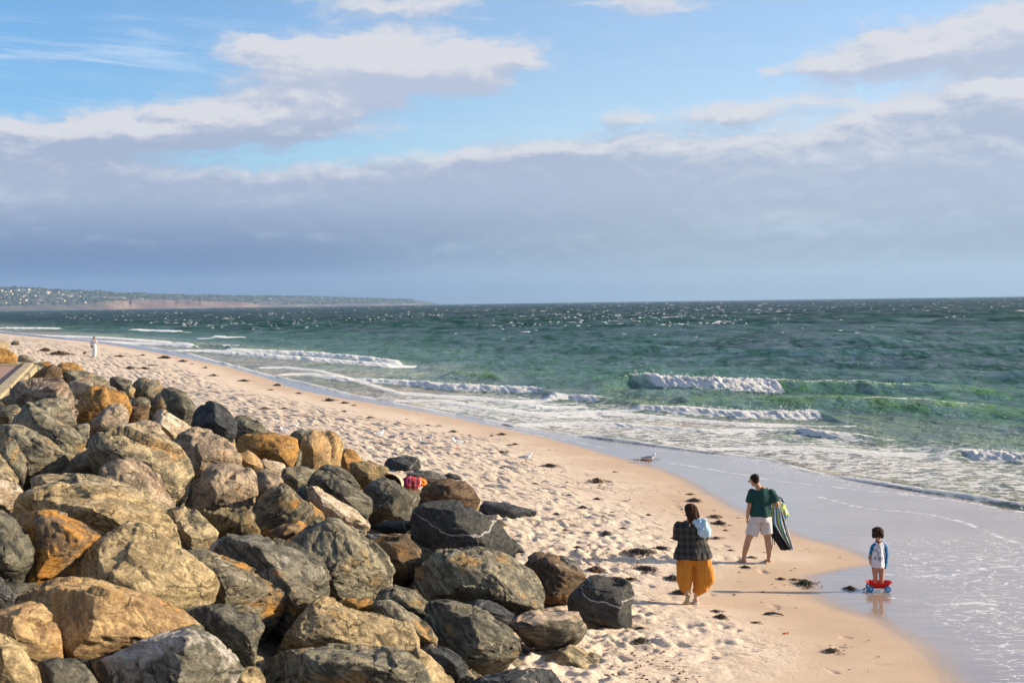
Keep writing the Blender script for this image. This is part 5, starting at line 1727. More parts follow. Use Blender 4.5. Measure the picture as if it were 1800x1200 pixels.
def px_off(root, k, px0, py0):
    return lambda px, py, y=0.0: (root[0] * 0 + (px - px0) * k, y, (py0 - py) * k * 1.012)


def cloth(name, left, right, mat, parent, nu=22, nv=40, fold=.035, nf=5, thick=.006, y0=0.0, bulge=0.0, seed=0, loc=(0, 0, 0)):
    """a hanging cloth between two edge curves (x, z): real thickness, folds running along its length"""
    def curve(c, t):
        c = np.array(c, float); k = np.linspace(0, 1, len(c))
        return np.stack([np.interp(t, k, c[:, i]) for i in range(3)], -1)
    t = np.linspace(0, 1, nv); u = np.linspace(0, 1, nu)
    Lc, Rc = curve(left, t), curve(right, t)
    P = Lc[:, None, :] * (1 - u)[None, :, None] + Rc[:, None, :] * u[None, :, None]
    ph = seed * 1.7
    off = fold * np.sin(u[None, :] * math.pi * nf + t[:, None] * 2.2 + ph) * (.35 + .65 * t[:, None]) + bulge * np.sin(u * math.pi)[None, :]
    off = off + .02 * fbm(P[..., 0] * 8 + seed, P[..., 2] * 5, 0 * P[..., 0], 3)
    P[..., 1] += off + y0
    front = P.reshape(-1, 3); back = front + np.array([0, thick, 0])
    V = np.concatenate([front, back]); n = len(front)
    F_ = grid_faces(nv, nu)
    F2 = F_[:, ::-1] + n
    rim = []
    for a, b in [(i, i + 1) for i in range(nu - 1)]:
        rim.append((b, a, a + n, b + n))
        o = (nv - 1) * nu
        rim.append((o + a, o + b, o + b + n, o + a + n))
    for i in range(nv - 1):
        rim.append((i * nu, (i + 1) * nu, (i + 1) * nu + n, i * nu + n))
        a = i * nu + nu - 1; b = (i + 1) * nu + nu - 1
        rim.append((b, a, a + n, b + n))
    me = mesh_np(name, V, np.concatenate([F_, F2, np.array(rim)]))
    uu = np.tile(np.repeat(u[None, :], nv, 0).reshape(-1), 2)
    tt = np.tile(np.repeat(t[:, None], nu, 1).reshape(-1), 2)
    set_attr(me, 'across', uu); set_attr(me, 'along', tt)
    return link(name, me, parent, mat)


K = .01135
def M_(px, py, y=0.0): return ((px - 1332) * K, y, (989 - py) * K)
mt_tw, nt, bs = new_mat('striped_towelling')
ac = nt.m('ADD', nt.attr('across'), nt.m('MULTIPLY', nt.attr('along'), .55))
rp = nt.node('ShaderNodeValToRGB')
rp.color_ramp.interpolation = 'CONSTANT'
cols = [(.02, .10, .24), (.55, .58, .12), (.03, .20, .38), (.74, .76, .70), (.02, .09, .22), (.45, .55, .14), (.03, .24, .40), (.74, .76, .62), (.015, .06, .15), (.74, .74, .70)]
while len(rp.color_ramp.elements) < len(cols):
    rp.color_ramp.elements.new(.5)
for k_, (e, c_) in enumerate(zip(rp.color_ramp.elements, cols)):
    e.position = k_ / 10.; e.color = c_ + (1,)
nt.put(rp.inputs[0], nt.m('FRACT', nt.m('MULTIPLY', ac, .72)))
nt.put(bs.inputs['Base Color'], rp.outputs[0])
bs.inputs['Roughness'].default_value = .95
tc = nt.node('ShaderNodeTexCoord').outputs['Object']
nt.put(bs.inputs['Normal'], nt.bump(nt.noise(tc, 120, 3), .5, .004))
tw = thing('beach_towel', tuple(pm))
tag(tw, 'blue, lime and white striped towel hanging from the arm of the man in green', 'towel')
cloth('towel_cloth', [M_(1357, 879), M_(1356.5, 900), M_(1358, 922), M_(1370, 940), M_(1387, 966)], [M_(1366, 877), M_(1371, 893), M_(1378, 918), M_(1385, 942), M_(1392, 967)], mt_tw, tw, y0=-.02, fold=.030, nf=4, seed=1, thick=.010)
cloth('white_edging', [M_(1365.5, 877), M_(1370.5, 893), M_(1377.5, 918), M_(1384.5, 942), M_(1391.5, 967)], [M_(1367, 877), M_(1372, 893), M_(1379.2, 918), M_(1386.5, 942), M_(1393, 966)], white_c, tw, nu=4, nv=30, y0=-.028, fold=0, thick=.012)
jk = thing('jacket', tuple(pm))
tag(jk, 'black jacket hanging beneath the striped towel', 'jacket')
cloth('jacket_cloth', [M_(1357, 915), M_(1354, 932), M_(1356, 944), M_(1366, 958), M_(1372, 968)], [M_(1364, 915), M_(1371, 934), M_(1378, 948), M_(1384, 960), M_(1388, 968)], black, jk, y0=.01, fold=.035, nf=3, seed=3, thick=.05)
T = Solid(); T.tube([M_(1357, 938) + (.008,), M_(1357, 955) + (.007,), M_(1356, 966) + (.008,)], seg=8); T.tube([M_(1360, 945) + (.008,), M_(1360.5, 958) + (.008,)], seg=8)
T.build('drawstring', black, jk, 0)
T = Solid()
T.tube([M_(1370, 878, .10) + (.012, .05), M_(1375, 881, .10) + (.014, .06), M_(1379, 889, .10) + (.014, .06), M_(1379.5, 899, .10) + (.010, .04)])
T.build('collar', black, jk, 0)
bg_ = thing('beach_bag', tuple(pm))
tag(bg_, 'lime green patterned bag held behind the striped towel', 'bag')
mt_bg, nt, bs = new_mat('lime_bag_print')
tc = nt.node('ShaderNodeTexCoord').outputs['Object']
nn = nt.voro(tc, 13.0, out='Color')
hsv = nt.sep(nn)[0]
c_ = nt.mix(nt.smooth(hsv, .35, .4), (.42, .52, .06), (.14, .30, .035))
c_ = nt.mix(nt.smooth(hsv, .78, .82), c_, (.03, .13, .30))
c_ = nt.mix(nt.smooth(nt.noise(tc, 9), .56, .6), c_, (.60, .66, .52))
nt.put(bs.inputs['Base Color'], c_); bs.inputs['Roughness'].default_value = .5
T = Solid()
T.hull([M_(1370, 886, .02), M_(1375, 884, .10), M_(1381, 892, .03), M_(1388, 908, .05), M_(1386, 913, .08), M_(1377, 920, .03), M_(1373, 908, .10), M_(1371, 897, .0), M_(1380, 903, -.02)])
T.build('bag_body', mt_bg, bg_, .009, 2, .03, (9, 9, 9))
T = Solid(); T.tube([M_(1367, 888, .12) + (.006, .012), M_(1370, 882, .10) + (.006, .012), M_(1373, 887, .06) + (.006, .012)], seg=8)
T.build('handle', mt_bg, bg_, 0)

# ---------------------------------------------------------------- woman in the plaid shirt
pw = hit(1216, 1061)
KW = float(pw[1]) / F * 1.005
def W_(px, py, y=0.0): return ((px - 1216) * KW, y, (1061 - py) * KW * 1.01)
wom = thing('person', tuple(pw))
tag(wom, 'woman seen from behind in dark plaid shirt and billowing mustard trousers, walking', 'person', 'people on the beach')
S = Solid()
head(S, (-.025, .02, 1.55), .98, .35, -.25)
S.tube([(.0, 0, 1.36, .07, .06), (-.01, 0, 1.44, .052, .052), (-.02, .01, 1.50, .05, .05)])
S.tube([(.03, 0, .82, .18, .13), (.02, 0, 1.0, .17, .12), (.02, 0, 1.2, .18, .12), (.015, 0, 1.31, .18, .105), (.01, 0, 1.37, .10, .08)])
for q in (-1, 1):
    S.tube([(.01 + q * .20, 0, 1.315, .058), (.01 + q * .235, .03, 1.17, .050), (.01 + q * .225, .09, 1.08, .044), (.01 + q * .14, .22, 1.12, .038), (.01 + q * .07, .28, 1.16, .027)])
    hand(S, (.01 + q * .07, .28, 1.16), (-q * .7, .5, .4), (0, .5, 1), .92, q, .7)
S.tube([(-.06, 0, .82, .10), (-.085, .0, .62, .085), (-.085, .0, .45, .060), (-.085, -.06, .32, .056), (-.080, -.12, .19, .036)])
S.tube([(-.078, -.15, .175, .033, .03), (-.088, -.125, .105, .038, .026), (-.098, -.07, .035, .042, .020)])
S.tube([(.12, 0, .82, .10), (.11, .02, .62, .085), (.095, .04, .45, .062), (.085, .04, .32, .058), (.075, .03, .17, .038), (.075, .03, .09, .036)])
S.tube([(.08, -.01, .055, .035, .034), (.075, .08, .050, .038, .028), (.07, .16, .034, .042, .018)])
S.build('body', skin_l, wom, .0085, 3)
hd = Solid()
e_ = (Euler((0, 0, .35)).to_matrix() @ Euler((-.25, 0, 0)).to_matrix()).to_euler()
hd.ball((-.015, -.005, 1.585), (.092, .108, .096), e_)
hd.tube([(.0, -.05, 1.60, .092, .08), (.015, -.075, 1.53, .108, .080), (.035, -.085, 1.46, .112, .070), (.050, -.08, 1.42, .095, .050)])
hd.ball((.09, -.06, 1.46), (.045, .05, .07)); hd.ball((.10, -.07, 1.40), (.035, .04, .04))
hd.build('hair', hair_b, wom, .010, 2, .028, (16, 16, 5))
mt_pl, nt, bs = new_mat('dark_plaid_flannel')
tc = nt.node('ShaderNodeTexCoord').outputs['Object']
ox, oy, oz = nt.sep(tc)
def wav(v, f_): return nt.smooth(nt.m('SINE', nt.m('MULTIPLY', v, f_)), -.25, .25)
a_, b_ = wav(ox, 62.0), wav(oz, 56.0)
s_ = nt.m('MULTIPLY', nt.m('ADD', a_, b_), .5)
c_ = nt.mix(s_, (.006, .007, .009), (.045, .042, .038))
nt.put(bs.inputs['Base Color'], c_); bs.inputs['Roughness'].default_value = .9
nt.put(bs.inputs['Normal'], nt.bump(nt.noise(tc, 30, 4), .4, .01))
T = Solid()
T.tube([(.02, 0, .765, .335, .245), (.02, 0, .84, .318, .235), (.02, 0, 1.0, .258, .172), (.015, 0, 1.14, .232, .150), (.01, 0, 1.27, .232, .140), (.005, 0, 1.345, .190, .110), (.0, 0, 1.395, .092, .08)], cap=False)
for q in (-1, 1):
    T.tube([(.01 + q * .195, 0, 1.305, .082), (.01 + q * .240, .03, 1.19, .078), (.01 + q * .235, .09, 1.09, .072), (.01 + q * .16, .20, 1.11, .060)])
T.build('plaid_shirt', mt_pl, wom, .011, 2, .032, (8, 8, 2.6))
T = Solid(); T.ball((-.035, -.105, 1.335), (.013, .020, .034), (-.3, 0, 0)); T.build('neck_opening', skin_l, wom, 0)
mt_mu = plain('mustard_cloth', (.46, .185, .022), .85, .06, 7, .2, .006)
T = Solid()
T.tube([(.03, 0, .84, .225, .16), (.03, 0, .74, .235, .165)], cap=False)
T.tube([(-.07, -.01, .80, .150, .15), (-.105, -.01, .62, .132, .140), (-.105, -.02, .42, .120, .135), (-.095, -.05, .27, .085, .100), (-.078, -.08, .205, .056, .062)])
T.tube([(.15, 0, .80, .165, .16), (.185, .0, .62, .172, .160), (.200, .0, .42, .182, .165), (.165, .01, .28, .150, .125), (.10, .02, .21, .085, .070)])
T.build('trousers', mt_mu, wom, .011, 2, .050, (6, 6, 1.3))
T = Solid(); T.tube([(-.074, -.195, .19, .034, .010), (-.086, -.165, .105, .030, .010), (-.100, -.10, .022, .044, .010)])
T.build('sandal', plain('sandal_sole_olive', (.28, .24, .16), .9), wom, 0, label='tan sandal sole of the lifted foot')
T = Solid(); T.tube([(.08, -.045, .014, .040, .012), (.075, .06, .014, .040, .012), (.07, .19, .014, .046, .012)], side=(1, 0, 0)); T.tube([(.035, .09, .03, .008), (.075, .09, .075, .010), (.112, .09, .03, .008)], seg=8)
T.build('sandal', plain('white_sandal', (.66, .58, .54), .7), wom, 0, label='pale sandal on the standing foot')
T = Solid(); T.tube([(-.145, .03, 1.575, .012, .006), (-.140, .10, 1.57, .020, .014)], seg=8)
T.build('sunglasses', blackp, wom, 0)
bl = thing('cloth_bag', tuple(pw))
tag(bl, 'pale blue crumpled cloth slung over the right shoulder of the woman', 'cloth bag')
T = Solid()
T.tube([W_(1222, 912, -.06) + (.045, .05), W_(1229, 917, -.11) + (.085, .07), W_(1236, 928, -.13) + (.110, .075), W_(1240, 936, -.12) + (.095, .06)])
T.tube([W_(1238, 922, -.02) + (.06, .08), W_(1243, 934, -.02) + (.055, .08), W_(1243, 941, -.03) + (.035, .05)])
T.build('cloth_body', plain('pale_blue_cloth', (.38, .56, .70), .9, .12, 10, .5, .012), bl, .009, 2, .060, (12, 12, 5))

# ---------------------------------------------------------------- child standing in the toy wagon
pc = hit(1545, 1038)
KC = float(pc[1]) / F
def C_(px, py, y=0.0): return ((px - 1545) * KC, y, (1038 - py) * KC * 1.02)
wag = thing('toy_wagon', tuple(pc))
tag(wag, 'red plastic toy wagon with blue wheels standing in the shallow water', 'toy wagon')
red = plain('red_plastic', (.62, .018, .016), .35, .04, 5, .05)
blue = plain('blue_plastic', (.02, .22, .50), .35, .05, 5, .05)
lblue = plain('pale_blue_plastic', (.30, .52, .66), .4, .05, 5, .05)
wr = -.16
def rz(x, y, a=wr): return (x * math.cos(a) - y * math.sin(a), x * math.sin(a) + y * math.cos(a))
bm = bmesh.new()
def loop_(hx, hy, z, cx_=.0):
    r_ = .035
    out_ = []
    for (sx, sy, a0) in ((1, 1, 0), (-1, 1, 90), (-1, -1, 180), (1, -1, 270)):
        for k_ in range(4):
            a = math.radians(a0 + k_ * 30)
            x, y = sx * (hx - r_) + r_ * math.cos(a), sy * (hy - r_) + r_ * math.sin(a)
            x, y = rz(x, y)
            out_.append(bm.verts.new((x + cx_, y, z)))
    return out_
Ls = [loop_(.145, .085, .058), loop_(.200, .125, .165), loop_(.222, .145, .168), loop_(.222, .145, .156), loop_(.196, .119, .156), loop_(.140, .080, .068)]
Ls = [Ls[0], Ls[1], Ls[3], Ls[2], Ls[4], Ls[5]]
for a, b in zip(Ls[:-1], Ls[1:]):
    for i in range(16):
        bm.faces.new((a[i], a[(i + 1) % 16], b[(i + 1) % 16], b[i]))
bm.faces.new(Ls[0][::-1]); bm.faces.new(Ls[-1])
bmesh.ops.recalc_face_normals(bm, faces=bm.faces)
me = bpy.data.meshes.new('tray'); bm.to_mesh(me); bm.free()
link('tray', me, wag, red)
def wheel(x, y):
    bm = bmesh.new()
    N_ = 20
    def ring(r_, yy): return [bm.verts.new((1.16 * r_ * math.cos(2 * math.pi * i / N_), yy, 1.16 * r_ * math.sin(2 * math.pi * i / N_))) for i in range(N_)]
    rs = [ring(.030, -.016), ring(.047, -.020), ring(.050, -.012), ring(.050, .012), ring(.047, .020), ring(.030, .016)]
    for a, b in zip(rs, rs[1:] + rs[:1]):
        for i in range(N_):
            bm.faces.new((a[i], a[(i + 1) % N_], b[(i + 1) % N_], b[i]))
    bmesh.ops.recalc_face_normals(bm, faces=bm.faces)
    me = bpy.data.meshes.new('wheel'); bm.to_mesh(me); bm.free()
    w_ = link('wheel', me, wag, blue)
    X, Y = rz(x, y)
    w_.location = (X, Y, .057); w_.rotation_euler = (0, 0, wr)
    T = Solid()
    T.tube([(0, -.010, 0, .012), (0, .010, 0, .012)], seg=10)
    for k_ in range(5):
        a = k_ * 2 * math.pi / 5 + x * 9
        T.tube([(.008 * math.cos(a), -.006, .008 * math.sin(a), .005), (.034 * math.cos(a), -.006, .034 * math.sin(a), .006)], side=(0, 1, 0), seg=6)
    T.build('hub', lblue, w_, 0)
for x, y in ((-.16, -.12), (.14, -.12), (-.16, .12), (.14, .12)):
    wheel(x, y)
T = Solid()
for x in (-.16, .14):
    a, b = rz(x, -.12), rz(x, .12)
    T.tube([(a[0], a[1], .05, .007), (b[0], b[1], .05, .007)], seg=8)
T.build('axles', blackp, wag, 0)
T = Solid()
a, b, c_ = rz(-.19, -.0), rz(-.245, -.03), rz(-.27, -.05)
T.tube([(a[0], a[1], .07, .008), (b[0], b[1], .05, .009), (c_[0], c_[1], .03, .013)], seg=8)
T.build('handle', blackp, wag, 0)

kid = thing('person', tuple(pc))
tag(kid, 'small child with bowl cut brown hair and blue sleeved white top, standing in the wagon', 'person', 'people on the beach')
S = Solid()
hc = np.array(C_(1543.5, 939.5, -.005))
atf, rot_, Mh = head(S, tuple(hc), .98, math.pi - .25, -.42)
S.tube([(.0, .0, .84, .045, .04), (-.005, 0, .88, .038, .036), (-.01, 0, .92, .036, .036)])
S.tube([(-.01, 0, .42, .095, .07), (-.01, 0, .55, .092, .068), (-.005, 0, .68, .092, .066), (.0, 0, .80, .092, .060), (.0, 0, .85, .055, .045)])
S.tube([C_(1555.5, 963) + (.032,), C_(1558, 975, .0) + (.028,), C_(1556.5, 988, -.01) + (.024,), C_(1555, 997, -.015) + (.018,)])
hand(S, C_(1555, 997, -.015), (-.05, -.05, -1), (.9, -.3, 0), .52, 1, .5)
S.tube([C_(1534, 962) + (.028,), C_(1531.5, 972, .02) + (.027,), C_(1529.5, 980, .0) + (.022,), C_(1529, 985, -.01) + (.017,)])
hand(S, C_(1529, 985, -.01), (.0, -.05, -1), (-.9, -.3, 0), .52, -1, .5)
S.tube([(-.065, 0, .45, .062), (-.068, 0, .36, .054), (-.062, 0, .25, .042), (-.060, .012, .18, .040), (-.050, .008, .105, .026)])
S.tube([(.050, 0, .45, .062), (.050, 0, .36, .054), (.046, 0, .25, .042), (.048, .012, .18, .040), (.040, .008, .105, .026)])
for x in (-.050, .040):
    S.tube([(x, .025, .090, .024, .02), (x - .01, -.03, .086, .027, .016), (x - .018, -.07, .080, .030, .010)])
S.build('body', skin, kid, .0065, 3)
for q in (-1, 1):
    T = Solid(); T.ball(atf((q * .030, .082, .004)), (.011, .008, .009)); T.build('eye', eye_m, kid, 0)
hd = Solid()
hd.ball(tuple(hc + Mh @ np.array([0, -.016, .026])), (.104, .112, .098), rot_)
hd.ball(tuple(hc + Mh @ np.array([0, .040, .050])), (.088, .046, .040), rot_)
for q in (-1, 1):
    hd.ball(tuple(hc + Mh @ np.array([q * .078, -.005, -.018])), (.028, .058, .060), rot_)
hd.ball(tuple(hc + Mh @ np.array([0, -.066, -.026])), (.080, .042, .066), rot_)
hd.build('hair', hair_b, kid, .0075, 1, .020, (26, 26, 9))
mt_kw = plain('white_jersey', (.66, .64, .68), .9, .05, 12, .3, .006)
T = Solid()
T.tube([(-.012, 0, .425, .128, .100), (-.01, 0, .52, .124, .096), (-.006, 0, .66, .116, .088), (-.002, 0, .785, .112, .078), (.0, 0, .835, .088, .064), (.0, 0, .872, .052, .046)], cap=False)
T.build('top', mt_kw, kid, .008, 2, .022, (12, 12, 4))
mt_kb = plain('blue_jersey', (.018, .155, .33), .9, .08, 12, .3, .006)
T = Solid(); T.tube([(.075, 0, .83, .034, .04), C_(1556, 962) + (.046,), C_(1558, 975, .0) + (.043,), C_(1556.5, 988, -.01) + (.038,), C_(1555, 996, -.015) + (.035,)], cap=True)
T.build('sleeve', mt_kb, kid, .008, 2, .018, (14, 14, 8))
T = Solid(); T.tube([(-.070, 0, .83, .030, .04), C_(1534, 962, .0) + (.036,), C_(1531.5, 972, .02) + (.034,), C_(1530, 981, .005) + (.031,)], cap=True)
T.build('sleeve', mt_kb, kid, .008, 2, .018, (14, 14, 8))
T = Solid()
th = np.linspace(0, 2 * math.pi, 17)
T.tube([(.0 + .058 * math.cos(a), .050 * math.sin(a), .882 + .004 * math.sin(a), .008) for a in th], side=(0, 0, 1), seg=8, cap=False)
T.build('collar', plain('navy_trim', (.02, .03, .09), .9), kid, 0)
# the printed tricycle on the chest: flat print following the cloth
kid_top = [o for o in COL.objects if o.parent == kid and o.name.startswith('top')][0]
from mathutils.bvhtree import BVHTree
bv = BVHTree.FromObject(kid_top, bpy.context.evaluated_depsgraph_get())
def print_line(pts, w_, mat, name):
    vs, fs = [], []
    P = []
    for (a, b) in zip(pts[:-1], pts[1:]):
        n_ = max(2, int(math.dist(a, b) / .006))
        P += [(a[0] + (b[0] - a[0]) * k / n_, a[1] + (b[1] - a[1]) * k / n_) for k in range(n_)]
    P.append(pts[-1])
    for i, (x, z) in enumerate(P):
        x2, z2 = P[min(i + 1, len(P) - 1)]; x1, z1 = P[max(i - 1, 0)]
        d_ = math.hypot(x2 - x1, z2 - z1) + 1e-9
        nx, nz = -(z2 - z1) / d_ * w_, (x2 - x1) / d_ * w_
        for s_ in (-1, 1):
            h_ = bv.ray_cast(Vector((x + nx * s_, -1, z + nz * s_)), Vector((0, 1, 0)))[0]
            y = h_.y if h_ else -.09
            vs.append((x + nx * s_, y - .003, z + nz * s_))
    for i in range(len(P) - 1):
        fs.append((2 * i, 2 * i + 1, 2 * i + 3, 2 * i + 2))
    return vs, fs
allv, allf = [], []
def add_line(pts, w_=.0032):
    v_, f_ = print_line(pts, w_, None, '')
    n_ = len(allv); allv.extend(v_); allf.extend([tuple(i + n_ for i in f) for f in f_])
def circ(px, py, r_, n_=18):
    x, _, z = C_(px, py)
    return [(x + r_ * math.cos(2 * math.pi * i / n_), z + r_ * math.sin(2 * math.pi * i / n_)) for i in range(n_ + 1)]
def L2(*pp): return [(C_(a, b)[0], C_(a, b)[2]) for a, b in pp]
add_line(circ(1545.5, 980.8, .036), .006); add_line(circ(1545.5, 980.8, .013), .004)
add_line(circ(1537, 980, .018), .005)
add_line(L2((1537, 980), (1541, 973), (1545.5, 980.8))); add_line(L2((1541, 973), (1543, 970), (1538, 966), (1536, 970)))
add_line(L2((1534, 968), (1536, 963), (1541, 968), (1545, 974))); add_line(L2((1538, 966), (1541, 962)))
add_line(L2((1536, 958.5), (1538, 957.5), (1540, 959.5), (1543, 958.5)), .003)
me = bpy.data.meshes.new('chest_print'); me.from_pydata(allv, [], allf)
link('chest_print', me, kid, plain('navy_print', (.03, .05, .11), .9, .05, 5, 0))
allv, allf = [], []
add_line(L2((1540, 962.2), (1543, 961.5), (1546, 962.3)), .003)
me = bpy.data.meshes.new('chest_print'); me.from_pydata(allv, [], allf)
link('chest_print', me, kid, plain('red_print', (.50, .05, .05), .9, .05, 5, 0))

# ---------------------------------------------------------------- far walker in white and the small dog
pf = hit(165.5, 627)
sf = 35.5 * float(pf[1]) / F / 1.72
far_p = thing('person', tuple(pf))
far_p.scale = (sf, sf, sf)
tag(far_p, 'far off walker in white clothes with one hand raised to the face', 'person', 'people on the beach')
S = Solid()
head(S, (.02, 0, 1.60), 1.0, math.pi + .5, -.1)
S.tube([(.0, 0, 1.40, .06), (.01, 0, 1.50, .055)])
S.tube([(.0, 0, .85, .15, .11), (.0, 0, 1.1, .15, .11), (0, 0, 1.33, .17, .10), (0, 0, 1.40, .10, .08)])
S.tube([(.17, 0, 1.35, .055), (.28, -.03, 1.18, .045), (.24, -.12, 1.22, .04), (.12, -.15, 1.48, .03)]); hand(S, (.12, -.15, 1.48), (-.4, .1, 1), (0, -1, 0), 1, 1, .8)
S.tube([(-.17, 0, 1.35, .055), (-.29, .0, 1.12, .045), (-.22, -.08, .93, .03)]); hand(S, (-.22, -.08, .93), (.2, -.1, -1), (-1, 0, 0), 1, 1, .6)
S.tube([(-.09, 0, .88, .10), (-.10, 0, .5, .065), (-.11, .0, .08, .04)]); S.tube([(.09, 0, .88, .10), (.10, 0, .5, .065), (.09, -.06, .08, .04)])
for x, y in ((-.11, 0), (.09, -.06)):
    S.tube([(x, y + .03, .045, .036), (x, y - .08, .03, .040, .022), (x, y - .15, .02, .04, .016)])
S.build('body', skin, far_p, .014, 2)
hd = Solid(); hd.ball((.015, .02, 1.66), (.09, .10, .085)); hd.build('hair', hair_d, far_p, 0)
T = Solid()
T.tube([(0, 0, .80, .20, .15), (0, 0, 1.1, .18, .13), (0, 0, 1.30, .20, .12), (0, 0, 1.42, .10, .08)])
T.tube([(.17, 0, 1.36, .08), (.26, -.02, 1.20, .07)]); T.tube([(-.17, 0, 1.36, .08), (-.27, 0, 1.14, .075)])
T.build('shirt', plain('pale_grey_shirt', (.58, .57, .60), .9), far_p, .014, 2, .03)
T = Solid()
T.tube([(-.08, 0, .88, .13), (-.10, 0, .5, .10), (-.11, .0, .10, .11)]); T.tube([(.08, 0, .88, .13), (.10, -.02, .5, .10), (.09, -.05, .10, .11)])
T.build('trousers', white_c, far_p, .014, 2, .03)
T = Solid(); T.hull([(-.24, -.10, .98), (-.10, -.18, .98), (-.24, -.10, .80), (-.10, -.18, .80), (-.20, .0, .98), (-.20, 0, .80), (-.06, -.12, .9)]); T.build('bag', black, far_p, 0)

pdg = hit(149, 626)
dog = thing('dog', tuple(pdg))
sd = 9.5 * float(pdg[1]) / F / .40
dog.scale = (sd, sd, sd)
tag(dog, 'small dark and tan dog with pricked ears trotting beside the far walker', 'dog')
S = Solid()
S.tube([(.0, .20, .24, .045, .05), (.0, .08, .235, .055, .065), (.0, -.08, .23, .062, .080), (.0, -.15, .25, .055, .065), (.0, -.21, .31, .038, .045), (.0, -.25, .36, .040, .042)], side=(1, 0, 0))
S.tube([(.0, -.26, .36, .036, .034), (.0, -.33, .345, .020, .018)], side=(1, 0, 0))
for q in (-1, 1):
    S.tube([(q * .035, -.14, .20, .028), (q * .036, -.13, .12, .016), (q * .036, -.14, .02, .013)]); S.ball((q * .036, -.155, .012), (.016, .024, .012))
    S.tube([(q * .036, .17, .22, .040, .045), (q * .040, .14, .14, .024), (q * .038, .20, .085, .014), (q * .038, .18, .02, .012)]); S.ball((q * .038, .165, .012), (.016, .024, .012))
    S.tube([(q * .022, -.245, .39, .014, .006), (q * .030, -.245, .44, .005, .003)], seg=8)
S.tube([(0, .22, .26, .012), (0, .27, .34, .010), (0, .25, .40, .006)], seg=8)
mt_dg, nt, bs = new_mat('dog_coat')
tc = nt.node('ShaderNodeTexCoord').outputs['Object']
dz = nt.sep(tc)[2]
nt.put(bs.inputs['Base Color'], nt.mix(nt.smooth(nt.m('ADD', dz, nt.m('MULTIPLY', nt.noise(tc, 9), .08)), .20, .28), (.50, .36, .24), (.035, .028, .026)))
bs.inputs['Roughness'].default_value = .9
S.build('body', mt_dg, dog, .009, 2, .006, (30, 30, 30))
dog.rotation_euler = (0, 0, .6)

# ---------------------------------------------------------------- the things left among the boulders
p0 = hit(690, 846, ground_z, .25)
kb = float(p0[1]) / F
bk = thing('beach_basket', (float(p0[0]), float(p0[1]) , float(p0[2]) - .17), -.25)
bk.scale = (.86, .86, .86)
tag(bk, 'straw coloured basket with dark brown open rim lying on its side among boulders', 'basket')
bm = bmesh.new()
N_ = 28
prof = [(.235, -.16), (.250, -.165), (.255, -.15), (.25, .0), (.21, .16), (.12, .24), (.0, .26)]
inn = [(.225, -.15), (.225, .0), (.19, .14), (.10, .22), (.0, .235)]
def rings_(pr):
    R_ = []
    for r_, d_ in pr:
        if r_ == 0: R_.append([bm.verts.new((0, d_, 0))]); continue
        R_.append([bm.verts.new((r_ * 1.15 * math.cos(2 * math.pi * i / N_), d_, r_ * .95 * math.sin(2 * math.pi * i / N_))) for i in range(N_)])
    return R_
def skin_(R_, mi=0):
    for a, b in zip(R_[:-1], R_[1:]):
        for i in range(N_):
            if len(b) == 1: f = bm.faces.new((a[i], a[(i + 1) % N_], b[0]))
            else: f = bm.faces.new((a[i], a[(i + 1) % N_], b[(i + 1) % N_], b[i]))
            f.material_index = mi
A_ = rings_(prof); B_ = rings_(inn)
skin_(A_); skin_(B_, 1)
for i in range(N_):
    f = bm.faces.new((A_[0][i], A_[0][(i + 1) % N_], B_[0][(i + 1) % N_], B_[0][i])); f.material_index = 1
bmesh.ops.recalc_face_normals(bm, faces=bm.faces)
me = bpy.data.meshes.new('basket_body'); bm.to_mesh(me); bm.free()
straw = plain('straw', (.50, .37, .23), .9, .2, 30, .6, .006)
me.materials.append(straw); me.materials.append(plain('dark_brown_lining', (.085, .045, .028), .9, .2, 20, .3))
o = link('basket_body', me, bk); o.rotation_euler = (0.0, .25, 0); o.location = (0, 0, .16)
T = Solid(); th = np.linspace(0, 2 * math.pi, 29)
T.tube([(.282 * math.cos(a), -.162, .232 * math.sin(a), .017) for a in th], side=(0, 1, 0), seg=8, cap=False)
o2 = T.build('rim', plain('brown_rim', (.12, .065, .045), .8), bk, 0); o2.rotation_euler = (0, .25, 0); o2.location = (0, 0, .16)

p1 = hit(719, 861, ground_z, .05)
rt = thing('rolled_towel', (float(p1[0]), float(p1[1]), float(p1[2])))
tag(rt, 'crimson and pink rolled towel between the split pyramid boulder and granite rock', 'towel')
k1 = float(p1[1]) / F
mt_rd, nt, bs = new_mat('crimson_towel_stripes')
tc = nt.node('ShaderNodeTexCoord').outputs['Object']
xx = nt.sep(nt.v('ADD', tc, nt.v('SCALE', nt.noise(tc, 6, color=True), .05)))[0]
wv = nt.m('SINE', nt.m('MULTIPLY', xx, 55.0))
c_ = nt.mix(nt.smooth(wv, .35, .6), (.40, .012, .030), (.62, .22, .25))
c_ = nt.mix(nt.smooth(xx, .02, -.08), c_, (.22, .02, .09))
nt.put(bs.inputs['Base Color'], c_); bs.inputs['Roughness'].default_value = .85
T = Solid()
T.tube([(-.20, .0, .17, .07, .11), (-.10, 0, .18, .10, .13), (.04, 0, .17, .12, .13), (.14, 0, .15, .11, .12)], side=(0, 0, 1))
T.tube([(-.14, -.05, .10, .07, .08), (.12, -.05, .08, .08, .08)], side=(0, 0, 1))
T.build('towel_roll', mt_rd, rt, .012, 2, .035, (5, 9, 9)).location = (.04, 0, .02)
p2 = hit(742, 860, ground_z, .05)
ob = thing('orange_bag', (float(p2[0]), float(p2[1]), float(p2[2]) + .03))
tag(ob, 'bright orange bag beside the crimson rolled towel', 'bag')
T = Solid()
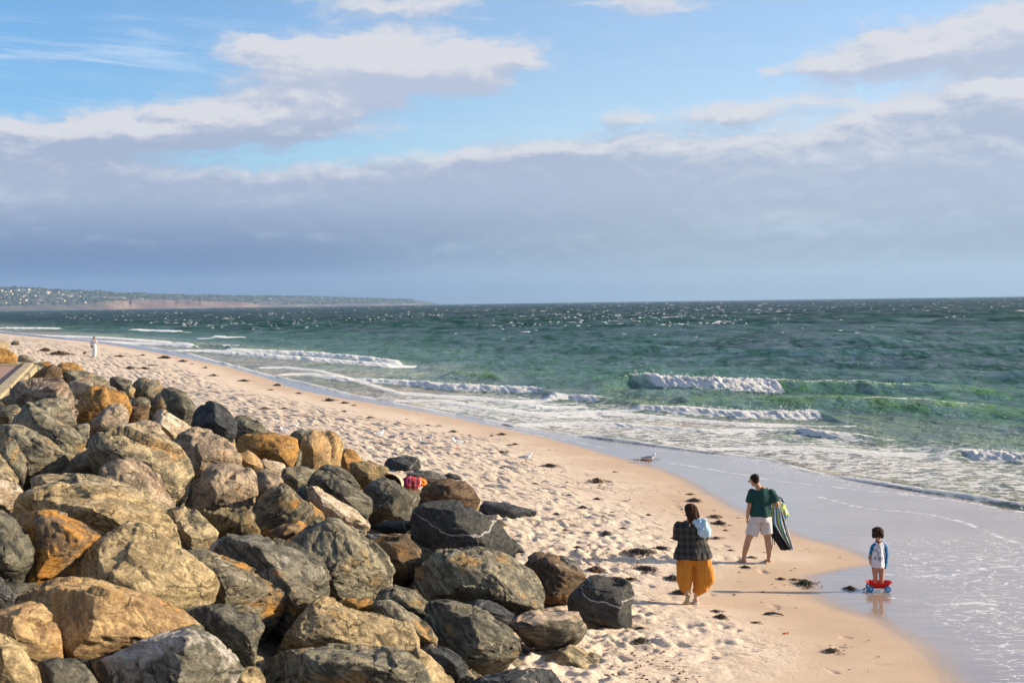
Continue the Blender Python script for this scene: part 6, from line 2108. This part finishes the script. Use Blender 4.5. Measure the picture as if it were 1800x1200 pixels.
T.hull([(-.15, -.08, .0), (.10, -.1, .0), (.13, .08, .02), (-.15, .1, .02), (-.15, -.07, .18), (-.02, -.07, .20), (.13, .0, .14), (-.14, .08, .19)])
T.build('bag_body', plain('orange_cloth', (.72, .20, .015), .6, .15, 12, .4, .01), ob, .012, 2, .035, (14, 14, 14)).location = (-.02, 0, .06)
T = Solid(); T.tube([(-.10, -.03, .22, .010), (-.04, -.03, .29, .010), (.03, -.03, .22, .010)], seg=8)
T.build('handle', plain('orange_cloth_2', (.66, .10, .015), .7), ob, 0)

# ================================================================== GULLS
mt_gw = plain('white_feathers', (.74, .74, .76), .8, .05, 30, .2)
mt_gg = plain('grey_feathers', (.27, .30, .35), .8, .08, 30, .2)
mt_gk = plain('black_wing_tips', (.02, .02, .022), .8)
mt_gr = plain('red_beak', (.50, .05, .02), .5)


def make_gull():
    g_ = thing('gull', (0, 0, 0))
    S = Solid()
    S.tube([(0, .19, .125, .012, .008), (0, .12, .135, .038, .030), (0, .02, .135, .060, .055), (0, -.07, .150, .055, .052), (0, -.12, .185, .034, .034), (0, -.145, .225, .031, .031)])
    S.ball((0, -.155, .240), (.031, .037, .032))
    S.build('body', mt_gw, g_, .008, 2)
    for q in (-1, 1):
        T = Solid(); T.tube([(q * .047, -.075, .165, .012, .030), (q * .058, .02, .155, .012, .038), (q * .040, .13, .148, .010, .022), (q * .015, .20, .145, .006, .008)], side=(1, 0, 0)); T.build('wing', mt_gg, g_, 0)
        T = Solid(); T.tube([(q * .025, .165, .150, .007, .010), (q * .006, .235, .150, .003, .005)], side=(1, 0, 0), seg=8); T.build('wing_tip', mt_gk, g_, 0)
        T = Solid(); T.tube([(q * .022, .01, .10, .006), (q * .022, .0, .006, .005)], seg=6); T.tube([(q * .022, .0, .006, .012, .004), (q * .022, -.03, .004, .018, .003)], seg=6); T.build('leg', mt_gr, g_, 0)
    T = Solid(); T.tube([(0, -.185, .236, .008, .008), (0, -.220, .230, .004, .004)], seg=8); T.build('beak', mt_gr, g_, 0)
    return g_


gull0 = make_gull()


def dup(root, loc, rotz, s=1.0):
    r_ = root.copy(); COL.objects.link(r_)
    r_.location = loc; r_.rotation_euler = (0, 0, rotz); r_.scale = (s, s, s)
    for ch in list(root.children):
        c = ch.copy(); COL.objects.link(c); c.parent = r_
        for g2 in ch.children:
            d = g2.copy(); COL.objects.link(d); d.parent = c
    return r_


GULLS = [(666, 772, 2.4, 1.25, 'gull with its head raised, leftmost of the flock on the dry sand'), (692, 775, 1.2, 1.05, 'gull sitting low, second from the left in the flock'),
         (708, 770, .6, 1.05, 'gull in the left part of the flock, nearest the water'), (755, 777, .8, 1.05, 'gull in the middle right of the flock, nearer the water'),
         (745, 787, -2.2, 1.15, 'gull in the middle of the flock, nearest the boulders'), (804, 788, -.7, 1.5, 'gull apart from the flock at its right end, wings half lifted'),
         (491, 757, 1.0, 1.0, 'gull close above the top of the ochre flat block'), (517, 755, 2.0, .95, 'gull at the grey topped rock on the beach side'), (500, 764, -.8, 1.1, 'gull crouching just behind the ochre flat block'),
         (924, 812, 1.8, 1.1, 'lone gull on the dry sand between two seaweed clumps'), (1141, 813, 1.4, 1.15, 'gull wading beside the brown seaweed at the water edge')]
for i, (px, py, rz_, s, lab) in enumerate(GULLS):
    p = hit(px, py, sand_z)
    o = gull0 if i == 0 else dup(gull0, tuple(p), rz_, s)
    if i == 0:
        o.location = tuple(p); o.rotation_euler = (0, 0, rz_); o.scale = (s, s, s)
    tag(o, lab, 'gull', 'gulls on the beach')

# ================================================================== SEAWEED
mt_sw = []
for nm, a, b in (('dark_seaweed', (.022, .014, .010), (.070, .038, .020)), ('red_brown_seaweed', (.050, .022, .012), (.14, .065, .028)), ('olive_seaweed', (.030, .030, .010), (.12, .085, .018))):
    mt, nt, bs = new_mat(nm)
    tc = nt.node('ShaderNodeTexCoord').outputs['Object']
    nt.put(bs.inputs['Base Color'], nt.mix(nt.smooth(nt.noise(tc, 7, 3), .4, .62), a, b))
    bs.inputs['Roughness'].default_value = .55
    mt_sw.append(mt)


def weed_mesh(seed, n=150, flat=.22):
    """a tangle of flat strands, one metre across"""
    r = np.random.RandomState(seed)
    vs, fs, n0 = [], [], 0
    for _ in range(n):
        rr = abs(r.normal()) * .19
        a = r.uniform(0, 6.28)
        c = np.array([rr * math.cos(a) * 1.15, rr * math.sin(a) * .85])
        h0 = flat * math.exp(-(rr / .26) ** 2) * r.uniform(.2, 1)
        L = r.uniform(.08, .26); th = r.uniform(0, 6.28); cv_ = r.normal() * 5
        k = 6
        w_ = r.uniform(.006, .016)
        for i in range(k):
            t = i / (k - 1) - .5
            th2 = th + cv_ * t
            x = c[0] + L * t * math.cos(th2); y = c[1] + L * t * math.sin(th2)
            z = h0 * (1 - 1.2 * t * t) + .012 + r.uniform(0, .02) + .03 * math.sin(t * 9 + a)
            z = max(z, .004)
            ww = w_ * (1 - 1.5 * t * t)
            vs.append((x - math.sin(th2) * ww, y + math.cos(th2) * ww, z)); vs.append((x + math.sin(th2) * ww, y - math.cos(th2) * ww, z + r.uniform(-.01, .02))); vs.append((x, y, z + ww))
        for i in range(k - 1):
            b = n0 + i * 3
            for q in range(3):
                fs.append((b + q, b + (q + 1) % 3, b + 3 + (q + 1) % 3, b + 3 + q))
        n0 += k * 3
    # a low core so that the sand does not show through the middle
    m = 12
    ring = [(.17 * math.cos(2 * math.pi * i / m) * r.uniform(.7, 1.5), .12 * math.sin(2 * math.pi * i / m) * r.uniform(.7, 1.5), -.01) for i in range(m)]
    ring2 = [(x * .55, y * .55, flat * .5) for x, y, _ in ring]
    b = n0
    vs += ring + ring2
    for i in range(m):
        fs.append((b + i, b + (i + 1) % m, b + m + (i + 1) % m, b + m + i))
    nxt = len(vs); vs.append((0, 0, flat * .6))
    me = bpy.data.meshes.new('seaweed_clump')
    fs2 = [tuple(f) for f in fs] + [(b + m + i, b + m + (i + 1) % m, nxt) for i in range(m)]
    me.from_pydata([tuple(map(float, v)) for v in vs], [], fs2)
    return me


weeds = []
for k in range(6):
    me = weed_mesh(k + 3, 150 if k < 4 else 80, .24 if k % 2 else .17)
    me.materials.append(mt_sw[k % 3 if k < 3 else (0, 1, 0)[k - 3]])
    weeds.append(me)

BIG = [(1120, 973, 66, 0, 'wide tangled seaweed clump left of the woman and level with her shirt'), (1133, 1001, 50, 0, 'seaweed clump left of the woman, level with her trousers'),
       (1161, 965, 36, 0, 'flat seaweed clump just right of the widest one'), (1045, 1004, 42, 1, 'reddish seaweed clump behind the dark blue grey block'),
       (1109, 1019, 30, 0, 'seaweed clump just above the top of the dark blue grey block'), (1182, 1018, 34, 0, 'seaweed clump touching the left trouser leg of the woman'),
       (1196, 1043, 40, 0, 'seaweed clump behind the ankles of the woman'), (1124, 1127, 44, 2, 'long olive seaweed clump below the dark blue grey block'),
       (1126, 1104, 24, 0, 'seaweed scrap at the lower right corner of the dark blue grey block'), (1415, 1027, 42, 2, 'olive and brown seaweed heap at the edge of the wet sand, nearest the child'),
       (1396, 1019, 26, 1, 'seaweed trail joined to the left of the olive heap'), (1372, 1018, 22, 0, 'leftmost small piece of the seaweed trail at the wet edge'),
       (1495, 1035, 26, 1, 'brown seaweed lying in the water just left of the toy wagon'), (1460, 1145, 36, 2, 'dark green seaweed clump alone on the smooth sand at lower right'),
       (1135, 808, 42, 1, 'brown seaweed lying in the water film beside a gull'), (1065, 939, 28, 0, 'round seaweed clump alone left of the woman, level with her head'),
       (1050, 848, 46, 1, 'wide reddish seaweed clump high on the middle beach'), (965, 820, 32, 0, 'dome of dark seaweed left of the wide reddish clump'),
       (1256, 909, 32, 1, 'long seaweed clump between the woman and the man, upper one'), (1265, 921, 28, 1, 'long seaweed clump between the woman and the man, lower one'),
       (1220, 881, 30, 0, 'dark seaweed clump above the head of the woman'), (1213, 869, 20, 2, 'small seaweed clump topmost above the head of the woman'),
       (1259, 946, 28, 1, 'thin reddish seaweed strip right of the shirt of the woman'), (1310, 997, 22, 0, 'seaweed strip below the left foot of the man'),
       (1320, 980, 20, 1, 'seaweed tuft between the feet of the man'), (1259, 1075, 28, 1, 'reddish seaweed right of the sandals of the woman, upper piece'),
       (1268, 1085, 28, 1, 'reddish seaweed right of the sandals of the woman, lower piece'), (1328, 1094, 22, 2, 'small olive seaweed tuft below the shaded hollow'),
       (1186, 946, 20, 0, 'seaweed clump at the left sleeve of the woman'), (1168, 967, 20, 0, 'seaweed clump left of the shirt hem of the woman'),
       (834, 1191, 40, 0, 'dark seaweed on the sand at the bottom edge'), (882, 764, 20, 0, 'dark round seaweed clump nearest the damp sand, centre of the beach'),
       (882, 795, 20, 1, 'reddish seaweed clump on the dry sand, centre of the beach'), (228, 648, 18, 0, 'dark seaweed clump on the far sand, left of a twin clump'),
       (253, 649, 16, 0, 'dark seaweed clump on the far sand, right of a twin clump'), (103, 624, 32, 1, 'long seaweed line on the far sand, left of the small dog'), (80, 617, 22, 1, 'long thin seaweed line near the far end of the beach')]
SMALL = [(905, 781, 16), (1050, 877, 16), (1095, 929, 17), (1010, 884, 16), (1024, 893, 20), (978, 904, 18), (990, 914, 14), (993, 932, 20), (1015, 962, 18), (922, 1164, 24), (1284, 967, 14), (1344, 971, 9),
         (1299, 1005, 8), (1275, 932, 10), (1297, 910, 10), (475, 686, 12), (525, 692, 10), (464, 719, 16), (500, 719, 16), (578, 705, 22), (605, 709, 18), (622, 713, 10), (605, 724, 12), (566, 717, 8),
         (650, 735, 16), (714, 737, 10), (751, 748, 12), (772, 749, 12), (797, 759, 20), (825, 765, 10), (864, 766, 10), (895, 783, 16), (886, 822, 18), (210, 627, 16), (251, 625, 10), (289, 630, 20), (321, 636, 14),
         (337, 640, 8), (361, 647, 10), (375, 661, 14), (342, 662, 9), (428, 670, 18), (488, 678, 14), (306, 672, 10), (467, 735, 14), (267, 643, 14), (1080, 770 + 60, 12), (1000, 870, 14), (940, 850, 12), (1075, 900, 10),
         (1255, 897, 8), (1100, 880, 10), (1140, 905, 12), (1235, 960, 8), (1205, 905, 9), (1150, 1060, 14), (1235, 1012, 9), (1385, 1046, 8), (1340, 1040, 10), (1290, 1045, 9), (1420, 1034, 14), (1445, 1030, 7), (960, 1130, 16)]
rw = random.Random(31)


def place_weed(px, py, w_, k):
    p = hit(px, py, sand_z)
    me = weeds[k]
    o = link('seaweed_clump', me)
    s = w_ * float(p[1]) / F / .78
    o.location = (float(p[0]), float(p[1]), float(p[2]) - .004)
    # longer along the shore than across it
    lng = rw.uniform(1.1, 1.7) if py < 725 else 1
    o.scale = (s * lng, s * rw.uniform(1.0, 1.9), s * rw.uniform(.5, .8) * (1.15 if py < 725 else 1) * (.5 if px == 1135 else 1))
    o.rotation_euler = (0, 0, rw.uniform(-.35, .35) + (math.pi if rw.random() < .5 else 0))
    return o


for px, py, w_, k, lab in BIG:
    o = place_weed(px, py, w_, [rw.choice([0, 3, 5]), rw.choice([1, 4]), 2][k])
    tag(o, lab, 'seaweed', 'seaweed clumps on the sand')
for px, py, w_ in SMALL:
    o = place_weed(px, py, w_, rw.choice([0, 1, 3, 4, 5]))
    where = 'far stretch of sand' if py < 700 else ('middle stretch of sand by the gulls' if py < 830 else 'near sand around the woman and the boulders')
    tag(o, 'small dark seaweed scrap on the ' + where, 'seaweed', 'seaweed clumps on the sand')


def bits():
    r = np.random.RandomState(12)
    vs, fs, n = [], [], 0
    for _ in range(4200):
        y = 1 / r.uniform(1 / 170., 1 / 16.5) if r.rand() < .75 else r.uniform(17, 60)
        xw, xt = float(x_wet(np.array(y))), float(x_toe(np.array(y)))
        t = r.rand() ** .8
        x = xw - .3 - t * max(xw - xt - .3, .5)
        if pnoise(np.array([x * .5]), np.array([y * .35]), np.array([3.]))[0] + r.normal() * .12 < .16: continue
        if y < 34 and xw - x < 3.2 and r.rand() < .88: continue
        z = float(sand_z(np.array(x), np.array(y)))
        s = r.uniform(.008, .030) * (1 + y / 60.) * (1.8 if r.rand() < .06 else 1)
        a = r.uniform(-.6, .6)
        ca, sa = math.cos(a), math.sin(a)
        asp = r.uniform(.25, .7)
        base = [(-1, 0, .25), (-.3, -asp, .1), (1, -.1, .3), (.2, asp, .15), (0, 0, .42)]
        off = .05 if t > .3 else .018
        for bx, by, bz in base:
            vs.append((x + s * (bx * ca - by * sa), y + s * (bx * sa + by * ca), z + off * r.uniform(.2, 1.0) * (bz > .4) * .5 + .02 + s * bz * .5))
        fs += [(n, n + 1, n + 4), (n + 1, n + 2, n + 4), (n + 2, n + 3, n + 4), (n + 3, n, n + 4)]
        n += 5
    return mesh_np('seaweed_bits', vs, fs, False)


tag(link('seaweed_bits', bits(), None, mt_sw[1]), 'countless crumbs of dried seaweed strewn over the sand', kind='stuff')

# dark sliver added as the shade of a hollow, and an orange shell on the smooth sand
p = hit(1358, 1081, sand_z)
k = float(p[1]) / F
T = Solid()
T.tube([(-19 * k, .0, .006, .010, .006), (-10 * k, .05, .022, .030, .016), (2 * k, .04, .030, .034, .020), (12 * k, .0, .022, .024, .014), (20 * k, -.03, .004, .008, .005)], side=(0, 1, 0))
hol = T.build('driftwood', plain('hollow_shade_dark', (.055, .045, .045), .6, .3, 20, .6, .01), None, .009, 1, .01, (9, 9, 9))
hol.location = tuple(p)
tag(hol, 'dark curved sliver as the shade of a hollow in the smooth sand', 'driftwood')
p = hit(1384, 1114, sand_z)
bm = bmesh.new()
cols_ = []
for i in range(9):
    a = -1.2 + 2.4 * i / 8
    for j in range(5):
        t = j / 4
        r_ = .085 * t * (1 + .04 * (i % 2))
        cols_.append(bm.verts.new((r_ * math.sin(a), r_ * math.cos(a), .008 + .030 * math.sin(math.pi * min(1, t * .9)) * (1 - .25 * abs(a)))))
low = [bm.verts.new((v.co.x, v.co.y, max(.0, v.co.z - .010))) for v in cols_]
for i in range(8):
    for j in range(4):
        a = i * 5 + j
        bm.faces.new((cols_[a], cols_[a + 1], cols_[a + 6], cols_[a + 5])); bm.faces.new((low[a + 5], low[a + 6], low[a + 1], low[a]))
me = bpy.data.meshes.new('scallop_shell'); bm.to_mesh(me); bm.free()
sh = link('scallop_shell', me, None, plain('orange_shell', (.62, .20, .07), .5, .2, 40, .4, .004))
sh.location = tuple(p); sh.rotation_euler = (-.35, 0, .7)
tag(sh, 'small orange shell on the smooth sand right of the shaded hollow', 'shell')
